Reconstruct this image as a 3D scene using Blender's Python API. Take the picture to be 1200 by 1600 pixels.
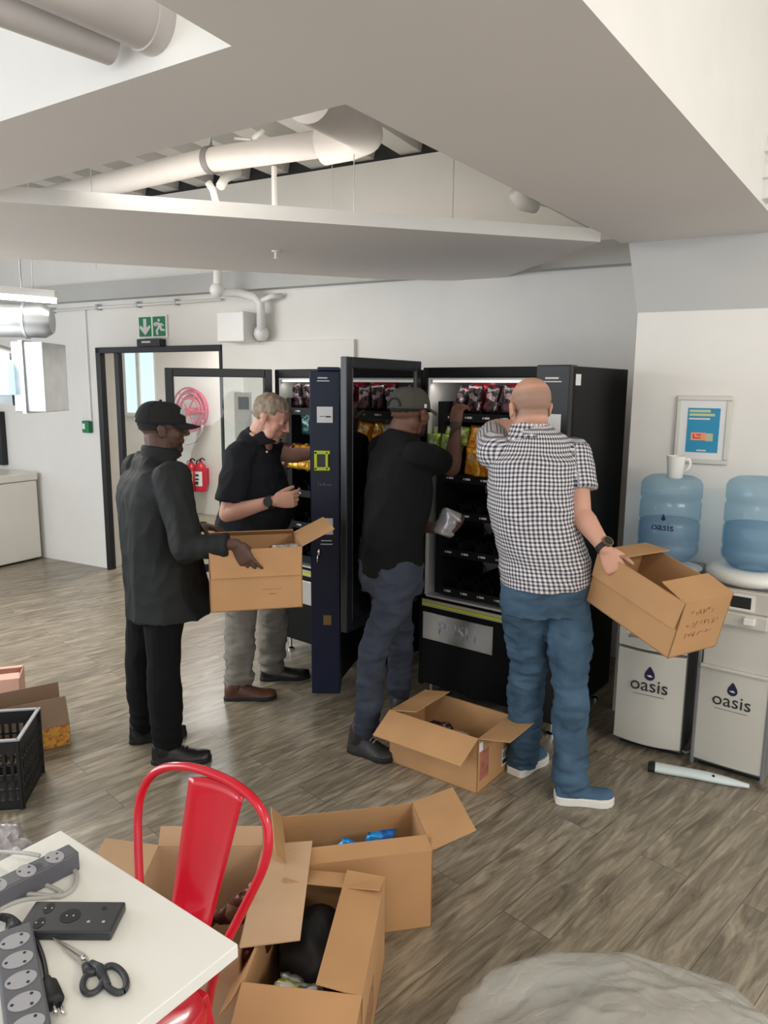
import bpy, math, random
import numpy as np
from mathutils import Vector, Matrix, noise

for o in list(bpy.data.objects): bpy.data.objects.remove(o)
S = bpy.context.scene
COL = S.collection
random.seed(7)
PI = math.pi
R_ = math.radians

# ------------------------------------------------------------------ camera
H = 1.70; F = 1155.0; TH = R_(9.6); RO = .0088
_f = Vector((0, math.cos(TH), -math.sin(TH))); _u0 = Vector((0, math.sin(TH), math.cos(TH))); _r0 = Vector((1, 0, 0))
_r = (_r0 + RO * _u0).normalized(); _u = (_u0 - RO * _r0).normalized()
CAM = Vector((0, 0, H))
cd = bpy.data.cameras.new('camera'); cam = bpy.data.objects.new('camera', cd); COL.objects.link(cam)
cd.sensor_fit = 'VERTICAL'; cd.sensor_height = 36; cd.lens = F / 1600 * 36; cd.clip_start = .05
cam.matrix_world = Matrix(((_r.x, _u.x, -_f.x, 0), (_r.y, _u.y, -_f.y, 0), (_r.z, _u.z, -_f.z, H), (0, 0, 0, 1)))
S.camera = cam
def ray(x, y): return _f + _r * ((x - 600) / F) - _u * ((y - 800) / F)
def P(x, y, Y):
    d = ray(x, y); return CAM + d * (Y / d.y)
def PZ(x, y, z=0.0):
    d = ray(x, y); return CAM + d * ((z - H) / d.z)
def PL(x, y, p0, n):
    d = ray(x, y); return CAM + d * ((Vector(p0) - CAM).dot(n) / d.dot(n))

# ------------------------------------------------------------------ world, lights, exposure
w = bpy.data.worlds.new('world'); S.world = w; w.use_nodes = True
bg = w.node_tree.nodes['Background']; bg.inputs[0].default_value = (.93, .96, 1, 1); bg.inputs[1].default_value = 1.05
S.view_settings.view_transform = 'Standard'; S.view_settings.look = 'None'
S.view_settings.gamma = 1; S.view_settings.use_curve_mapping = False
S.view_settings.exposure = 0.48
def area(name, loc, target, sx, sy, power, color):
    l = bpy.data.lights.new(name, 'AREA'); l.shape = 'RECTANGLE'; l.size = sx; l.size_y = sy; l.energy = power; l.color = color
    o = bpy.data.objects.new(name, l); COL.objects.link(o); o.location = loc
    o.rotation_euler = (Vector(target) - Vector(loc)).to_track_quat('-Z', 'Y').to_euler()
    return o
area('window_daylight', (-4.6, 2.6, 1.7), (0, 4, 1.0), 3.6, 1.5, 70, (.86, .93, 1))
area('fill_over_room', (2.7, -.5, 2.6), (1.2, 2.2, 0), 1.4, .5, 36, (1, .93, .80))  # unseen fill without a fitting, brightens the right floor and coolers
area('fill_over_table', (-.75, -.4, 2.9), (-.6, .6, 0), 1.4, .5, 22, (1, .93, .84))  # unseen fill without a fitting, for the table side
area('fill_over_left', (-2.7, 4.5, 2.22), (-2.2, 4.6, 0), 1.3, .3, 30, (1, .93, .84))  # fill added near the tube light to brighten the left floor
area('fill_up_right', (1.9, 2.1, 2.5), (2.0, 2.4, 4), .9, .4, .3, (1, .92, .80))  # added fill aimed up beside the right bulkhead face
area('fill_in_gap', (-1.15, 3.05, 2.70), (-.2, 4.2, 2.35), 1.4, .2, 6, (1, .95, .88))  # fill added between the rafts to brighten the low raft's edge
area('fill_up_left', (-1.1, 4.2, 2.5), (-1.0, 4.6, 4), 2.4, .3, 7, (1, .95, .86))  # added fill aimed up at the roof void and upper back wall
area('fill_up_near', (-.8, 1.3, 2.5), (-.8, 1.9, 2.8), .6, .3, 1.4, (1, .96, .90))  # added fill for the bulkhead face in the near opening
area('corridor_lamp', (-1.9, 8.3, 2.55), (-1.9, 8.3, 0), .6, 1.2, 45, (1, .98, .96))

# ------------------------------------------------------------------ helpers
class MB:
    def __init__(s): s.v = []; s.f = []; s.m = []
    def add(s, vs, fs, mi=0):
        b = len(s.v); s.v += [Vector(p) for p in vs]
        for f in fs: s.f.append([b + i for i in f]); s.m.append(mi)
        return s
    def box(s, x0, x1, y0, y1, z0, z1, mi=0, T=None):
        vs = [Vector(p) for p in ((x0,y0,z0),(x1,y0,z0),(x1,y1,z0),(x0,y1,z0),(x0,y0,z1),(x1,y0,z1),(x1,y1,z1),(x0,y1,z1))]
        if T is not None: vs = [T @ p for p in vs]
        return s.add(vs, [(0,3,2,1),(4,5,6,7),(0,1,5,4),(1,2,6,5),(2,3,7,6),(3,0,4,7)], mi)
    def hexa(s, vs, mi=0):
        return s.add(vs, [(0,3,2,1),(4,5,6,7),(0,1,5,4),(1,2,6,5),(2,3,7,6),(3,0,4,7)], mi)
    def prism(s, pts, off, mi=0):
        n = len(pts); off = Vector(off); a = [Vector(p) for p in pts]
        s.add(a + [p + off for p in a], [list(range(n))[::-1], list(range(n, 2*n))] + [(i, (i+1) % n, n + (i+1) % n, n + i) for i in range(n)], mi)
        return s
    def rings(s, rs, mi=0, cap=True, closed=True):
        n = len(rs[0]); vs = [p for r in rs for p in r]; fs = []
        for k in range(len(rs) - 1):
            for i in range(n if closed else n - 1):
                j = (i + 1) % n; fs.append((k*n+i, k*n+j, (k+1)*n+j, (k+1)*n+i))
        if cap and closed: fs.append(list(range(n))[::-1]); fs.append([(len(rs)-1)*n + i for i in range(n)])
        return s.add(vs, fs, mi)
    def tube(s, pts, r, n=12, mi=0, cap=True):
        pts = [Vector(p) for p in pts]; rr = r if isinstance(r, (list, tuple)) else [r] * len(pts); rs = []; up = None
        for i, p in enumerate(pts):
            t = (pts[min(i+1, len(pts)-1)] - pts[max(i-1, 0)]).normalized()
            if up is None: up = t.orthogonal().normalized()
            up = (up - t * up.dot(t)).normalized(); sd = t.cross(up)
            rs.append([p + (up * math.cos(a) + sd * math.sin(a)) * rr[i] for a in [2*PI*k/n for k in range(n)]])
        return s.rings(rs, mi, cap)
    def lathe(s, prof, c=(0,0,0), n=32, mi=0, cap=True):
        c = Vector(c)
        return s.rings([[c + Vector((r*math.cos(2*PI*k/n), r*math.sin(2*PI*k/n), z)) for k in range(n)] for r, z in prof], mi, cap)
    def ball(s, c, r, n=16, mi=0, T=None):
        c = Vector(c); r = r if isinstance(r, (list, tuple)) else (r, r, r); rs = []
        m = n // 2
        for i in range(1, m):
            a = PI * i / m
            rs.append([Vector((r[0]*math.sin(a)*math.cos(2*PI*k/n), r[1]*math.sin(a)*math.sin(2*PI*k/n), -r[2]*math.cos(a))) for k in range(n)])
        rs = [[(T @ p if T is not None else p) + c for p in q] for q in rs]
        return s.rings(rs, mi)
    def disc(s, c, nrm, r, n=24, mi=0, th=.001, rx=None):
        c = Vector(c); nrm = Vector(nrm).normalized(); a = Vector((0,0,1)) if abs(nrm.z) < .9 else Vector((1,0,0))
        a = (a - nrm * a.dot(nrm)).normalized(); b = nrm.cross(a); rx = rx or r
        return s.prism([c + a*r*math.cos(2*PI*k/n) + b*rx*math.sin(2*PI*k/n) for k in range(n)], nrm*th, mi)
def wm(o):
    m = o.matrix_basis.copy(); p = o.parent
    while p: m = p.matrix_basis @ m; p = p.parent
    return m
def mesh_of(mb, name, M=None):
    me = bpy.data.meshes.new(name)
    me.from_pydata([tuple(M @ p if M is not None else p) for p in mb.v], [], mb.f)
    me.polygons.foreach_set('material_index', mb.m)
    return me
def build(mb, name, mats, parent=None, smooth=False, bevel=0, world=False, seg=2, label=None, auto=None):
    M = wm(parent).inverted() if (world and parent) else None
    me = mesh_of(mb, name, M)
    for m in (mats if isinstance(mats, (list, tuple)) else [mats]): me.materials.append(m)
    me.validate()
    import bmesh
    bm = bmesh.new(); bm.from_mesh(me); bmesh.ops.recalc_face_normals(bm, faces=bm.faces); bm.to_mesh(me); bm.free()
    o = bpy.data.objects.new(name, me); COL.objects.link(o)
    if parent: o.parent = parent
    if smooth:
        me.polygons.foreach_set('use_smooth', [True] * len(me.polygons))
        if auto: me.set_sharp_from_angle(angle=R_(auto))
    if bevel:
        b = o.modifiers.new('bevel', 'BEVEL'); b.width = bevel; b.segments = seg; b.limit_method = 'ANGLE'; b.angle_limit = R_(40)
    if label: o['label'] = label
    return o
def tag(o, label, cat, group=None, kind=None):
    o['label'] = label; o['category'] = cat
    if group: o['group'] = group
    if kind: o['kind'] = kind
    return o
def thing(name, label, cat, loc=(0,0,0), rz=0, group=None, M=None):
    o = bpy.data.objects.new(name, None); COL.objects.link(o); o.empty_display_size = .05
    if M is not None: o.matrix_basis = M
    else: o.location = loc; o.rotation_euler = (0, 0, rz)
    o.matrix_basis = o.matrix_basis
    return tag(o, label, cat, group)
def struct(o): o['kind'] = 'structure'; return o
def text(body, size, mat, parent, loc, name='lettering', rot=(PI/2,0,0), ext=.0006, M=None, world=False, sx=1.0):
    cu = bpy.data.curves.new('t', 'FONT'); cu.body = body; cu.size = size; cu.extrude = ext; cu.align_x = 'CENTER'; cu.align_y = 'CENTER'; cu.resolution_u = 3
    t = bpy.data.objects.new('t', cu); COL.objects.link(t)
    dg = bpy.context.evaluated_depsgraph_get(); dg.update()
    me = bpy.data.meshes.new_from_object(t.evaluated_get(dg)); bpy.data.objects.remove(t)
    A = M if M is not None else Matrix.Translation(loc) @ Matrix.Rotation(rot[2], 4, 'Z') @ Matrix.Rotation(rot[0], 4, 'X')
    if world and parent: A = wm(parent).inverted() @ A
    me.transform(A @ Matrix.Diagonal((sx, 1, 1, 1)))
    me.materials.clear(); me.materials.append(mat)
    o = bpy.data.objects.new(name, me); COL.objects.link(o); o.parent = parent
    return o
def frame(o, x, y, z=None):
    """4x4 with origin o, columns x, y and z"""
    x = Vector(x).normalized(); y = Vector(y); y = (y - x * y.dot(x)).normalized(); z = x.cross(y)
    return Matrix(((x.x,y.x,z.x,o[0]),(x.y,y.y,z.y,o[1]),(x.z,y.z,z.z,o[2]),(0,0,0,1)))

# ------------------------------------------------------------------ materials
def mat(name, col, rough=.5, metal=0, spec=.5, bump=0, bscale=60, var=0, vscale=6, trans=0, ior=1.45, emit=None, estr=0, coat=0, sss=0, aniso=None, alpha=1):
    m = bpy.data.materials.new(name); m.use_nodes = True; nt = m.node_tree; b = nt.nodes['Principled BSDF']
    b.inputs['Base Color'].default_value = (*col, 1); b.inputs['Roughness'].default_value = rough; b.inputs['Metallic'].default_value = metal
    b.inputs['Specular IOR Level'].default_value = spec; b.inputs['Transmission Weight'].default_value = trans; b.inputs['IOR'].default_value = ior
    b.inputs['Coat Weight'].default_value = coat; b.inputs['Alpha'].default_value = alpha
    if sss: b.inputs['Subsurface Weight'].default_value = sss; b.inputs['Subsurface Radius'].default_value = (.012, .005, .003); b.inputs['Subsurface Scale'].default_value = 1
    if emit: b.inputs['Emission Color'].default_value = (*emit, 1); b.inputs['Emission Strength'].default_value = estr
    tc = nt.nodes.new('ShaderNodeTexCoord')
    n = nt.nodes.new('ShaderNodeTexNoise'); n.inputs['Scale'].default_value = vscale; n.inputs['Detail'].default_value = 4
    nt.links.new(tc.outputs['Object'], n.inputs['Vector'])
    if var:
        mr = nt.nodes.new('ShaderNodeMapRange'); mr.inputs['To Min'].default_value = 1 - var; mr.inputs['To Max'].default_value = 1 + var
        mr.inputs['From Min'].default_value = .3; mr.inputs['From Max'].default_value = .7
        nt.links.new(n.outputs['Fac'], mr.inputs['Value'])
        mx = nt.nodes.new('ShaderNodeVectorMath'); mx.operation = 'SCALE'; mx.inputs[0].default_value = col
        nt.links.new(mr.outputs[0], mx.inputs['Scale']); nt.links.new(mx.outputs[0], b.inputs['Base Color'])
    if bump:
        n2 = nt.nodes.new('ShaderNodeTexNoise'); n2.inputs['Scale'].default_value = bscale; n2.inputs['Detail'].default_value = 3
        mp = nt.nodes.new('ShaderNodeMapping'); nt.links.new(tc.outputs['Object'], mp.inputs['Vector'])
        if aniso: mp.inputs['Scale'].default_value = aniso
        nt.links.new(mp.outputs[0], n2.inputs['Vector'])
        bp = nt.nodes.new('ShaderNodeBump'); bp.inputs['Strength'].default_value = bump; bp.inputs['Distance'].default_value = .004
        nt.links.new(n2.outputs['Fac'], bp.inputs['Height']); nt.links.new(bp.outputs[0], b.inputs['Normal'])
    return m
def srgb(r, g, b):
    return tuple((c/255/12.92 if c/255 < .04045 else ((c/255+.055)/1.055)**2.4) for c in (r, g, b))
M = {}
M['wall'] = mat('white_plaster', (.77, .745, .70), .75, bump=.06, bscale=90, var=.015)
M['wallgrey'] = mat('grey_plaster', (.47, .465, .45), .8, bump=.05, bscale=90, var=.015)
M['raft'] = mat('ceiling_raft_paint', (.79, .745, .71), .8, var=.02, vscale=2)
M['rafte'] = mat('raft_edge_paint', (.82, .80, .76), .7, var=.02)
M['ceil'] = mat('ceiling_white', (.80, .79, .76), .8, var=.02)
M['roof'] = mat('roof_sheet', (.62, .60, .57), .55, var=.04)
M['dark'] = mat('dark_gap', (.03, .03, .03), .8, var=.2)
M['duct'] = mat('duct_paint', (.58, .55, .53), .6, bump=.1, bscale=25, var=.04)
M['galv'] = mat('galvanised_steel', (.50, .52, .54), .42, metal=.85, bump=.1, bscale=12, var=.08, vscale=9)
M['pvc'] = mat('white_pvc', (.78, .77, .74), .45, var=.02)
M['blackframe'] = mat('black_powder_coat', (.012, .013, .016), .35, var=.1)
M['black'] = mat('black_cabinet', (.0045, .0045, .005), .45, var=.15, vscale=3, spec=.18)
M['blackin'] = mat('black_tray_steel', (.008, .008, .009), .5, var=.1, spec=.3)
M['navy'] = mat('navy_column', (.006, .010, .032), .38, var=.05, spec=.4)
M['grey_col'] = mat('charcoal_column', (.018, .018, .019), .38, var=.05, spec=.4)
M['lining'] = mat('white_lining', (.62, .61, .58), .5, var=.02)
M['steel'] = mat('brushed_steel', (.55, .53, .50), .33, metal=1, bump=.12, bscale=40, aniso=(1, 1, 30), var=.05)
M['chrome'] = mat('chrome', (.8, .8, .8), .12, metal=1, var=.02)
M['silver'] = mat('silver_paint', (.60, .58, .52), .40, metal=.25, var=.04, vscale=3)
M['silver2'] = mat('grey_side_panel', (.20, .20, .21), .4, metal=.2, var=.04)
M['white'] = mat('white_plastic', (.80, .79, .75), .35, var=.02)
M['paper'] = mat('white_paper', (.75, .75, .74), .7, var=.02)
M['yellow'] = mat('yellow_plastic', (.62, .70, .03), .45, var=.04)
M['cream'] = mat('cream_strip', (.50, .47, .33), .5, var=.05)
M['ltext'] = mat('light_print', (.62, .62, .62), .6, var=.02)
M['dtext'] = mat('dark_navy_print', (.012, .010, .05), .5, var=.02)
M['ktext'] = mat('black_print', (.015, .015, .015), .6, var=.02)
M['green'] = mat('sign_green', srgb(22, 120, 72), .5, var=.03)
M['red'] = mat('red_gloss_paint', (.60, .006, .022), .22, coat=.5, var=.04)
M['rubber'] = mat('black_rubber', (.012, .012, .012), .6, var=.1)
M['tabletop'] = mat('white_laminate', (.80, .79, .73), .38, var=.012)
M['plug_d'] = mat('dark_grey_plastic', (.035, .037, .042), .42, var=.05)
M['strip'] = mat('grey_strip_plastic', (.10, .10, .115), .45, var=.05)
M['socket'] = mat('light_grey_socket', (.34, .34, .36), .45, var=.03)
M['cable_g'] = mat('grey_cable', (.42, .41, .38), .5, var=.04)
M['pink'] = mat('pink_box', srgb(222, 175, 158), .7, var=.04)
M['hose'] = mat('hose_red', (.50, .03, .09), .4, var=.1)
M['ext_red'] = mat('extinguisher_red', (.50, .012, .03), .35, var=.04)
M['poster'] = mat('poster_blue', srgb(34, 140, 178), .5, var=.03)
M['orange'] = mat('poster_orange', srgb(240, 150, 110), .5, var=.03)
M['redp'] = mat('poster_red', srgb(205, 60, 55), .5, var=.03)
M['olive'] = mat('poster_cream', srgb(190, 200, 150), .5, var=.03)
M['lamp'] = mat('lit_tube', (1, 1, 1), .5, emit=(1, .97, .9), estr=9)
M['lamp2'] = mat('machine_light_strip', (1, 1, 1), .5, emit=(1, .97, .92), estr=.3)
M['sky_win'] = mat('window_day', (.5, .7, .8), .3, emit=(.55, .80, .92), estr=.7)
M['bronze'] = mat('bronze_lock', (.25, .17, .08), .35, metal=.8, var=.05)
M['freezer'] = mat('freezer_white', (.80, .76, .70), .35, var=.02)
M['moppale'] = mat('pale_teal_plastic', (.62, .70, .69), .4, var=.05)

def carton_mat():
    m = mat('corrugated_cardboard', (.48, .265, .118), .78, bump=.12, bscale=40, aniso=(1, 1, 8), var=.07, vscale=5)
    return m
M['card'] = carton_mat()
M['card2'] = mat('cardboard_print', (.34, .17, .09), .8, var=.3, vscale=40)
M['card_lt'] = mat('pale_cardboard', (.52, .34, .20), .8, var=.06)
M['card_gr'] = mat('grey_brown_cardboard', (.30, .20, .135), .8, var=.06)

def floor_mat():
    m = bpy.data.materials.new('wood_vinyl_planks'); m.use_nodes = True; nt = m.node_tree; b = nt.nodes['Principled BSDF']; N = nt.nodes.new; L = nt.links.new
    tc = N('ShaderNodeTexCoord'); mp = N('ShaderNodeMapping'); mp.inputs['Rotation'].default_value = (0, 0, R_(-45)); L(tc.outputs['Object'], mp.inputs['Vector'])
    br = N('ShaderNodeTexBrick'); br.inputs['Scale'].default_value = 1; br.inputs['Brick Width'].default_value = 1.22; br.inputs['Row Height'].default_value = .18
    br.inputs['Mortar Size'].default_value = .0012; br.inputs['Color1'].default_value = (0, 0, 0, 1); br.inputs['Color2'].default_value = (1, 1, 1, 1); br.inputs['Mortar'].default_value = (.35, .35, .35, 1); br.inputs['Bias'].default_value = 0
    L(mp.outputs[0], br.inputs['Vector'])
    off = N('ShaderNodeVectorMath'); off.operation = 'MULTIPLY_ADD'; off.inputs[1].default_value = (3.1, 7.7, 0); L(br.outputs['Color'], off.inputs[0]); L(mp.outputs[0], off.inputs[2])
    s1 = N('ShaderNodeMapping'); s1.inputs['Scale'].default_value = (2.0, 13, 1); L(off.outputs[0], s1.inputs['Vector'])
    n1 = N('ShaderNodeTexNoise'); n1.inputs['Scale'].default_value = 1.6; n1.inputs['Detail'].default_value = 7; n1.inputs['Distortion'].default_value = 1.3; n1.inputs['Roughness'].default_value = .62; L(s1.outputs[0], n1.inputs['Vector'])
    s2 = N('ShaderNodeMapping'); s2.inputs['Scale'].default_value = (9, 110, 1); L(off.outputs[0], s2.inputs['Vector'])
    n2 = N('ShaderNodeTexNoise'); n2.inputs['Scale'].default_value = 1; n2.inputs['Detail'].default_value = 4; L(s2.outputs[0], n2.inputs['Vector'])
    cr = N('ShaderNodeValToRGB'); e = cr.color_ramp.elements; e[0].position = .30; e[0].color = (.120, .098, .066, 1); e[1].position = .70; e[1].color = (.40, .34, .255, 1)
    k = cr.color_ramp.elements.new(.48); k.color = (.225, .19, .138, 1)
    mixf = N('ShaderNodeMath'); mixf.operation = 'MULTIPLY_ADD'; mixf.inputs[1].default_value = .22; L(n2.outputs['Fac'], mixf.inputs[0])
    sub = N('ShaderNodeMath'); sub.operation = 'ADD'; sub.inputs[1].default_value = -.11; L(n1.outputs['Fac'], sub.inputs[0]); L(sub.outputs[0], mixf.inputs[2])
    L(mixf.outputs[0], cr.inputs[0])
    pv = N('ShaderNodeMapRange'); pv.inputs['To Min'].default_value = .90; pv.inputs['To Max'].default_value = 1.10; L(br.outputs['Color'], pv.inputs['Value'])
    sc = N('ShaderNodeVectorMath'); sc.operation = 'SCALE'; L(cr.outputs[0], sc.inputs[0]); L(pv.outputs[0], sc.inputs['Scale'])
    gap = N('ShaderNodeMix'); gap.data_type = 'RGBA'; L(br.outputs['Fac'], gap.inputs[0]); L(sc.outputs[0], gap.inputs[6]); gap.inputs[7].default_value = (.07, .06, .05, 1)
    L(gap.outputs[2], b.inputs['Base Color'])
    b.inputs['Roughness'].default_value = .32; b.inputs['Specular IOR Level'].default_value = .55
    bp = N('ShaderNodeBump'); bp.inputs['Strength'].default_value = .12; bp.inputs['Distance'].default_value = .002; L(n2.outputs['Fac'], bp.inputs['Height']); L(bp.outputs[0], b.inputs['Normal'])
    return m
M['floor'] = floor_mat()

def glass_mat(name, tint=(1,1,1), gloss=.12, dark=0.0):
    """thin glazing: mostly see-through with a mirror share"""
    m = bpy.data.materials.new(name); m.use_nodes = True; nt = m.node_tree; nt.nodes.clear(); N = nt.nodes.new; L = nt.links.new
    out = N('ShaderNodeOutputMaterial'); tr = N('ShaderNodeBsdfTransparent'); tr.inputs[0].default_value = (*tint, 1)
    gl = N('ShaderNodeBsdfGlossy'); gl.inputs['Roughness'].default_value = .02; gl.inputs[0].default_value = (1, 1, 1, 1)
    fr = N('ShaderNodeFresnel'); fr.inputs[0].default_value = 1.5
    ad = N('ShaderNodeMath'); ad.operation = 'ADD'; ad.use_clamp = True; ad.inputs[1].default_value = gloss; L(fr.outputs[0], ad.inputs[0])
    mx = N('ShaderNodeMixShader'); L(ad.outputs[0], mx.inputs[0]); L(tr.outputs[0], mx.inputs[1]); L(gl.outputs[0], mx.inputs[2]); L(mx.outputs[0], out.inputs[0])
    return m
M['glass'] = glass_mat('door_glass', (.93, .95, .94), .02)
M['glass_dark'] = glass_mat('smoked_door_glass', (.16, .17, .18), .30)
def bottle_mat(name, col, wt=.75):
    m = bpy.data.materials.new(name); m.use_nodes = True; nt = m.node_tree; nt.nodes.clear(); N = nt.nodes.new; L = nt.links.new
    out = N('ShaderNodeOutputMaterial'); tr = N('ShaderNodeBsdfTransparent'); tr.inputs[0].default_value = (*col, 1)
    pr = N('ShaderNodeBsdfPrincipled'); pr.inputs['Base Color'].default_value = (*[c * .8 for c in col], 1); pr.inputs['Roughness'].default_value = .12; pr.inputs['Specular IOR Level'].default_value = .8
    n = N('ShaderNodeTexNoise'); n.inputs['Scale'].default_value = 9; bp = N('ShaderNodeBump'); bp.inputs['Strength'].default_value = .25; bp.inputs['Distance'].default_value = .01; L(n.outputs['Fac'], bp.inputs['Height']); L(bp.outputs[0], pr.inputs['Normal'])
    mx = N('ShaderNodeMixShader'); mx.inputs[0].default_value = 1 - wt; L(tr.outputs[0], mx.inputs[1]); L(pr.outputs[0], mx.inputs[2]); L(mx.outputs[0], out.inputs[0])
    return m
M['bottle'] = bottle_mat('blue_polycarbonate', (.66, .80, .88), .80)
M['water'] = bottle_mat('water_in_bottle', (.60, .77, .88), .82)
M['film'] = bottle_mat('clear_plastic_film', (.80, .79, .73), .66)

def film_mat():
    m = bpy.data.materials.new('crinkled_film'); m.use_nodes = True; nt = m.node_tree; nt.nodes.clear(); N = nt.nodes.new; L = nt.links.new
    out = N('ShaderNodeOutputMaterial'); tr = N('ShaderNodeBsdfTransparent'); tr.inputs[0].default_value = (.92, .92, .90, 1)
    pr = N('ShaderNodeBsdfPrincipled'); pr.inputs['Base Color'].default_value = (.66, .65, .60, 1); pr.inputs['Roughness'].default_value = .08; pr.inputs['Specular IOR Level'].default_value = .9
    tc = N('ShaderNodeTexCoord'); n = N('ShaderNodeTexNoise'); n.inputs['Scale'].default_value = 5; n.inputs['Detail'].default_value = 2; n.inputs['Distortion'].default_value = 1.5; L(tc.outputs['Object'], n.inputs['Vector'])
    v = N('ShaderNodeTexVoronoi'); v.feature = 'DISTANCE_TO_EDGE'; v.inputs['Scale'].default_value = 7
    mp = N('ShaderNodeVectorMath'); mp.operation = 'MULTIPLY_ADD'; mp.inputs[1].default_value = (.25, .25, .25); L(n.outputs['Color'], mp.inputs[0]); L(tc.outputs['Object'], mp.inputs[2]); L(mp.outputs[0], v.inputs['Vector'])
    sq = N('ShaderNodeMath'); sq.operation = 'POWER'; sq.inputs[1].default_value = .4; L(v.outputs['Distance'], sq.inputs[0])
    bp = N('ShaderNodeBump'); bp.inputs['Strength'].default_value = .22; bp.inputs['Distance'].default_value = .02; L(sq.outputs[0], bp.inputs['Height']); L(bp.outputs[0], pr.inputs['Normal'])
    mx = N('ShaderNodeMixShader'); mx.inputs[0].default_value = .46; L(tr.outputs[0], mx.inputs[1]); L(pr.outputs[0], mx.inputs[2]); L(mx.outputs[0], out.inputs[0])
    return m
M['film'] = film_mat()
def foil(name, c1, c2, c3=(.6, .6, .6), sc=18, rough=.28, metal=.35):
    m = bpy.data.materials.new(name); m.use_nodes = True; nt = m.node_tree; b = nt.nodes['Principled BSDF']; N = nt.nodes.new; L = nt.links.new
    tc = N('ShaderNodeTexCoord'); v = N('ShaderNodeTexVoronoi'); v.inputs['Scale'].default_value = sc; L(tc.outputs['Object'], v.inputs['Vector'])
    cr = N('ShaderNodeValToRGB'); cr.color_ramp.interpolation = 'CONSTANT'; e = cr.color_ramp.elements; e[0].color = (*c1, 1); e[1].position = .55; e[1].color = (*c2, 1)
    k = e.new(.85); k.color = (*c3, 1)
    sp = N('ShaderNodeSeparateColor'); L(v.outputs['Color'], sp.inputs[0]); L(sp.outputs[0], cr.inputs[0]); L(cr.outputs[0], b.inputs['Base Color'])
    b.inputs['Roughness'].default_value = rough; b.inputs['Metallic'].default_value = metal
    n = N('ShaderNodeTexNoise'); n.inputs['Scale'].default_value = 30; n.inputs['Detail'].default_value = 2; L(tc.outputs['Object'], n.inputs['Vector'])
    bp = N('ShaderNodeBump'); bp.inputs['Strength'].default_value = .6; bp.inputs['Distance'].default_value = .008; L(n.outputs['Fac'], bp.inputs['Height']); L(bp.outputs[0], b.inputs['Normal'])
    return m
M['f_dark'] = foil('dark_foil', (.015, .010, .012), (.10, .015, .02), (.24, .17, .18), sc=40)
M['f_red'] = foil('red_foil', (.45, .02, .04), (.30, .01, .02), (.5, .4, .4))
M['f_green'] = foil('green_foil', (.26, .38, .06), (.42, .52, .12), (.55, .55, .45), sc=45)
M['f_orange'] = foil('orange_foil', (.72, .30, .02), (.60, .20, .015), (.75, .55, .28), sc=35)
M['f_yellow'] = foil('yellow_foil', (.75, .42, .03), (.60, .26, .02), (.30, .05, .03), sc=40)
M['f_teal'] = foil('teal_foil', (.02, .08, .07), (.04, .14, .11), (.3, .4, .38), sc=40)
M['f_blue'] = foil('blue_foil', (.02, .16, .55), (.02, .28, .70), (.75, .8, .85), sc=9)
M['f_white'] = foil('white_foil', (.62, .60, .62), (.55, .53, .56), (.75, .72, .75))
M['f_silver'] = foil('silver_foil', (.5, .5, .5), (.35, .35, .34), (.7, .7, .7), metal=.8)
M['f_brown'] = foil('brown_foil', (.10, .03, .02), (.28, .15, .09), (.55, .45, .38))
M['f_pizza'] = foil('yellow_snack_print', (.62, .33, .05), (.55, .22, .04), (.40, .12, .03), sc=70, metal=0, rough=.6)

def attr_cloth(name, rough=.85, bump=.15, bscale=350, spec=.25):
    """colour from the 'col' attribute, fine weave bump"""
    m = bpy.data.materials.new(name); m.use_nodes = True; nt = m.node_tree; b = nt.nodes['Principled BSDF']; N = nt.nodes.new; L = nt.links.new
    a = N('ShaderNodeAttribute'); a.attribute_name = 'col'; L(a.outputs['Color'], b.inputs['Base Color'])
    b.inputs['Roughness'].default_value = rough; b.inputs['Specular IOR Level'].default_value = spec
    n = N('ShaderNodeTexNoise'); n.inputs['Scale'].default_value = bscale; bp = N('ShaderNodeBump'); bp.inputs['Strength'].default_value = bump; bp.inputs['Distance'].default_value = .001
    tc = N('ShaderNodeTexCoord'); L(tc.outputs['Object'], n.inputs['Vector']); L(n.outputs['Fac'], bp.inputs['Height']); L(bp.outputs[0], b.inputs['Normal'])
    return m
M['skin'] = attr_cloth('skin', .55, .2, 220, .4); M['skin'].node_tree.nodes['Principled BSDF'].inputs['Subsurface Weight'].default_value = .12
M['skin'].node_tree.nodes['Principled BSDF'].inputs['Subsurface Radius'].default_value = (.01, .004, .002)
def fabric(name, col, var=.12, vs=5, rough=.9, bump=.25, bs=260): return mat(name, col, rough, var=var, vscale=vs, bump=bump, bscale=bs, spec=.25)
M['jacket'] = fabric('charcoal_jacket', (.016, .017, .017), .15, 4, .7)
M['blackpant'] = fabric('black_trousers', (.0045, .0045, .005), .1, 4)
M['polo'] = fabric('dark_grey_polo', (.014, .015, .019), .12)
M['khaki'] = fabric('grey_khaki_trousers', (.20, .185, .16), .12, 6)
M['tee'] = fabric('black_tshirt', (.0045, .0045, .005), .1)
M['slate'] = fabric('slate_jeans', (.036, .043, .060), .25, 7)
M['jeans'] = fabric('blue_jeans', (.050, .092, .140), .4, 7, bump=.4, bs=300)
M['cap_b'] = fabric('black_cap_cloth', (.018, .018, .018), .1)
M['cap_o'] = fabric('grey_olive_cap_cloth', (.060, .058, .048), .1)
M['shoe_b'] = mat('black_shoe', (.010, .009, .009), .32, bump=.2, bscale=40, var=.1)
M['shoe_br'] = mat('brown_leather', (.075, .028, .015), .38, bump=.2, bscale=40, var=.25)
M['shoe_g'] = mat('dark_grey_shoe', (.022, .020, .018), .45, bump=.3, bscale=60, var=.2)
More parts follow.
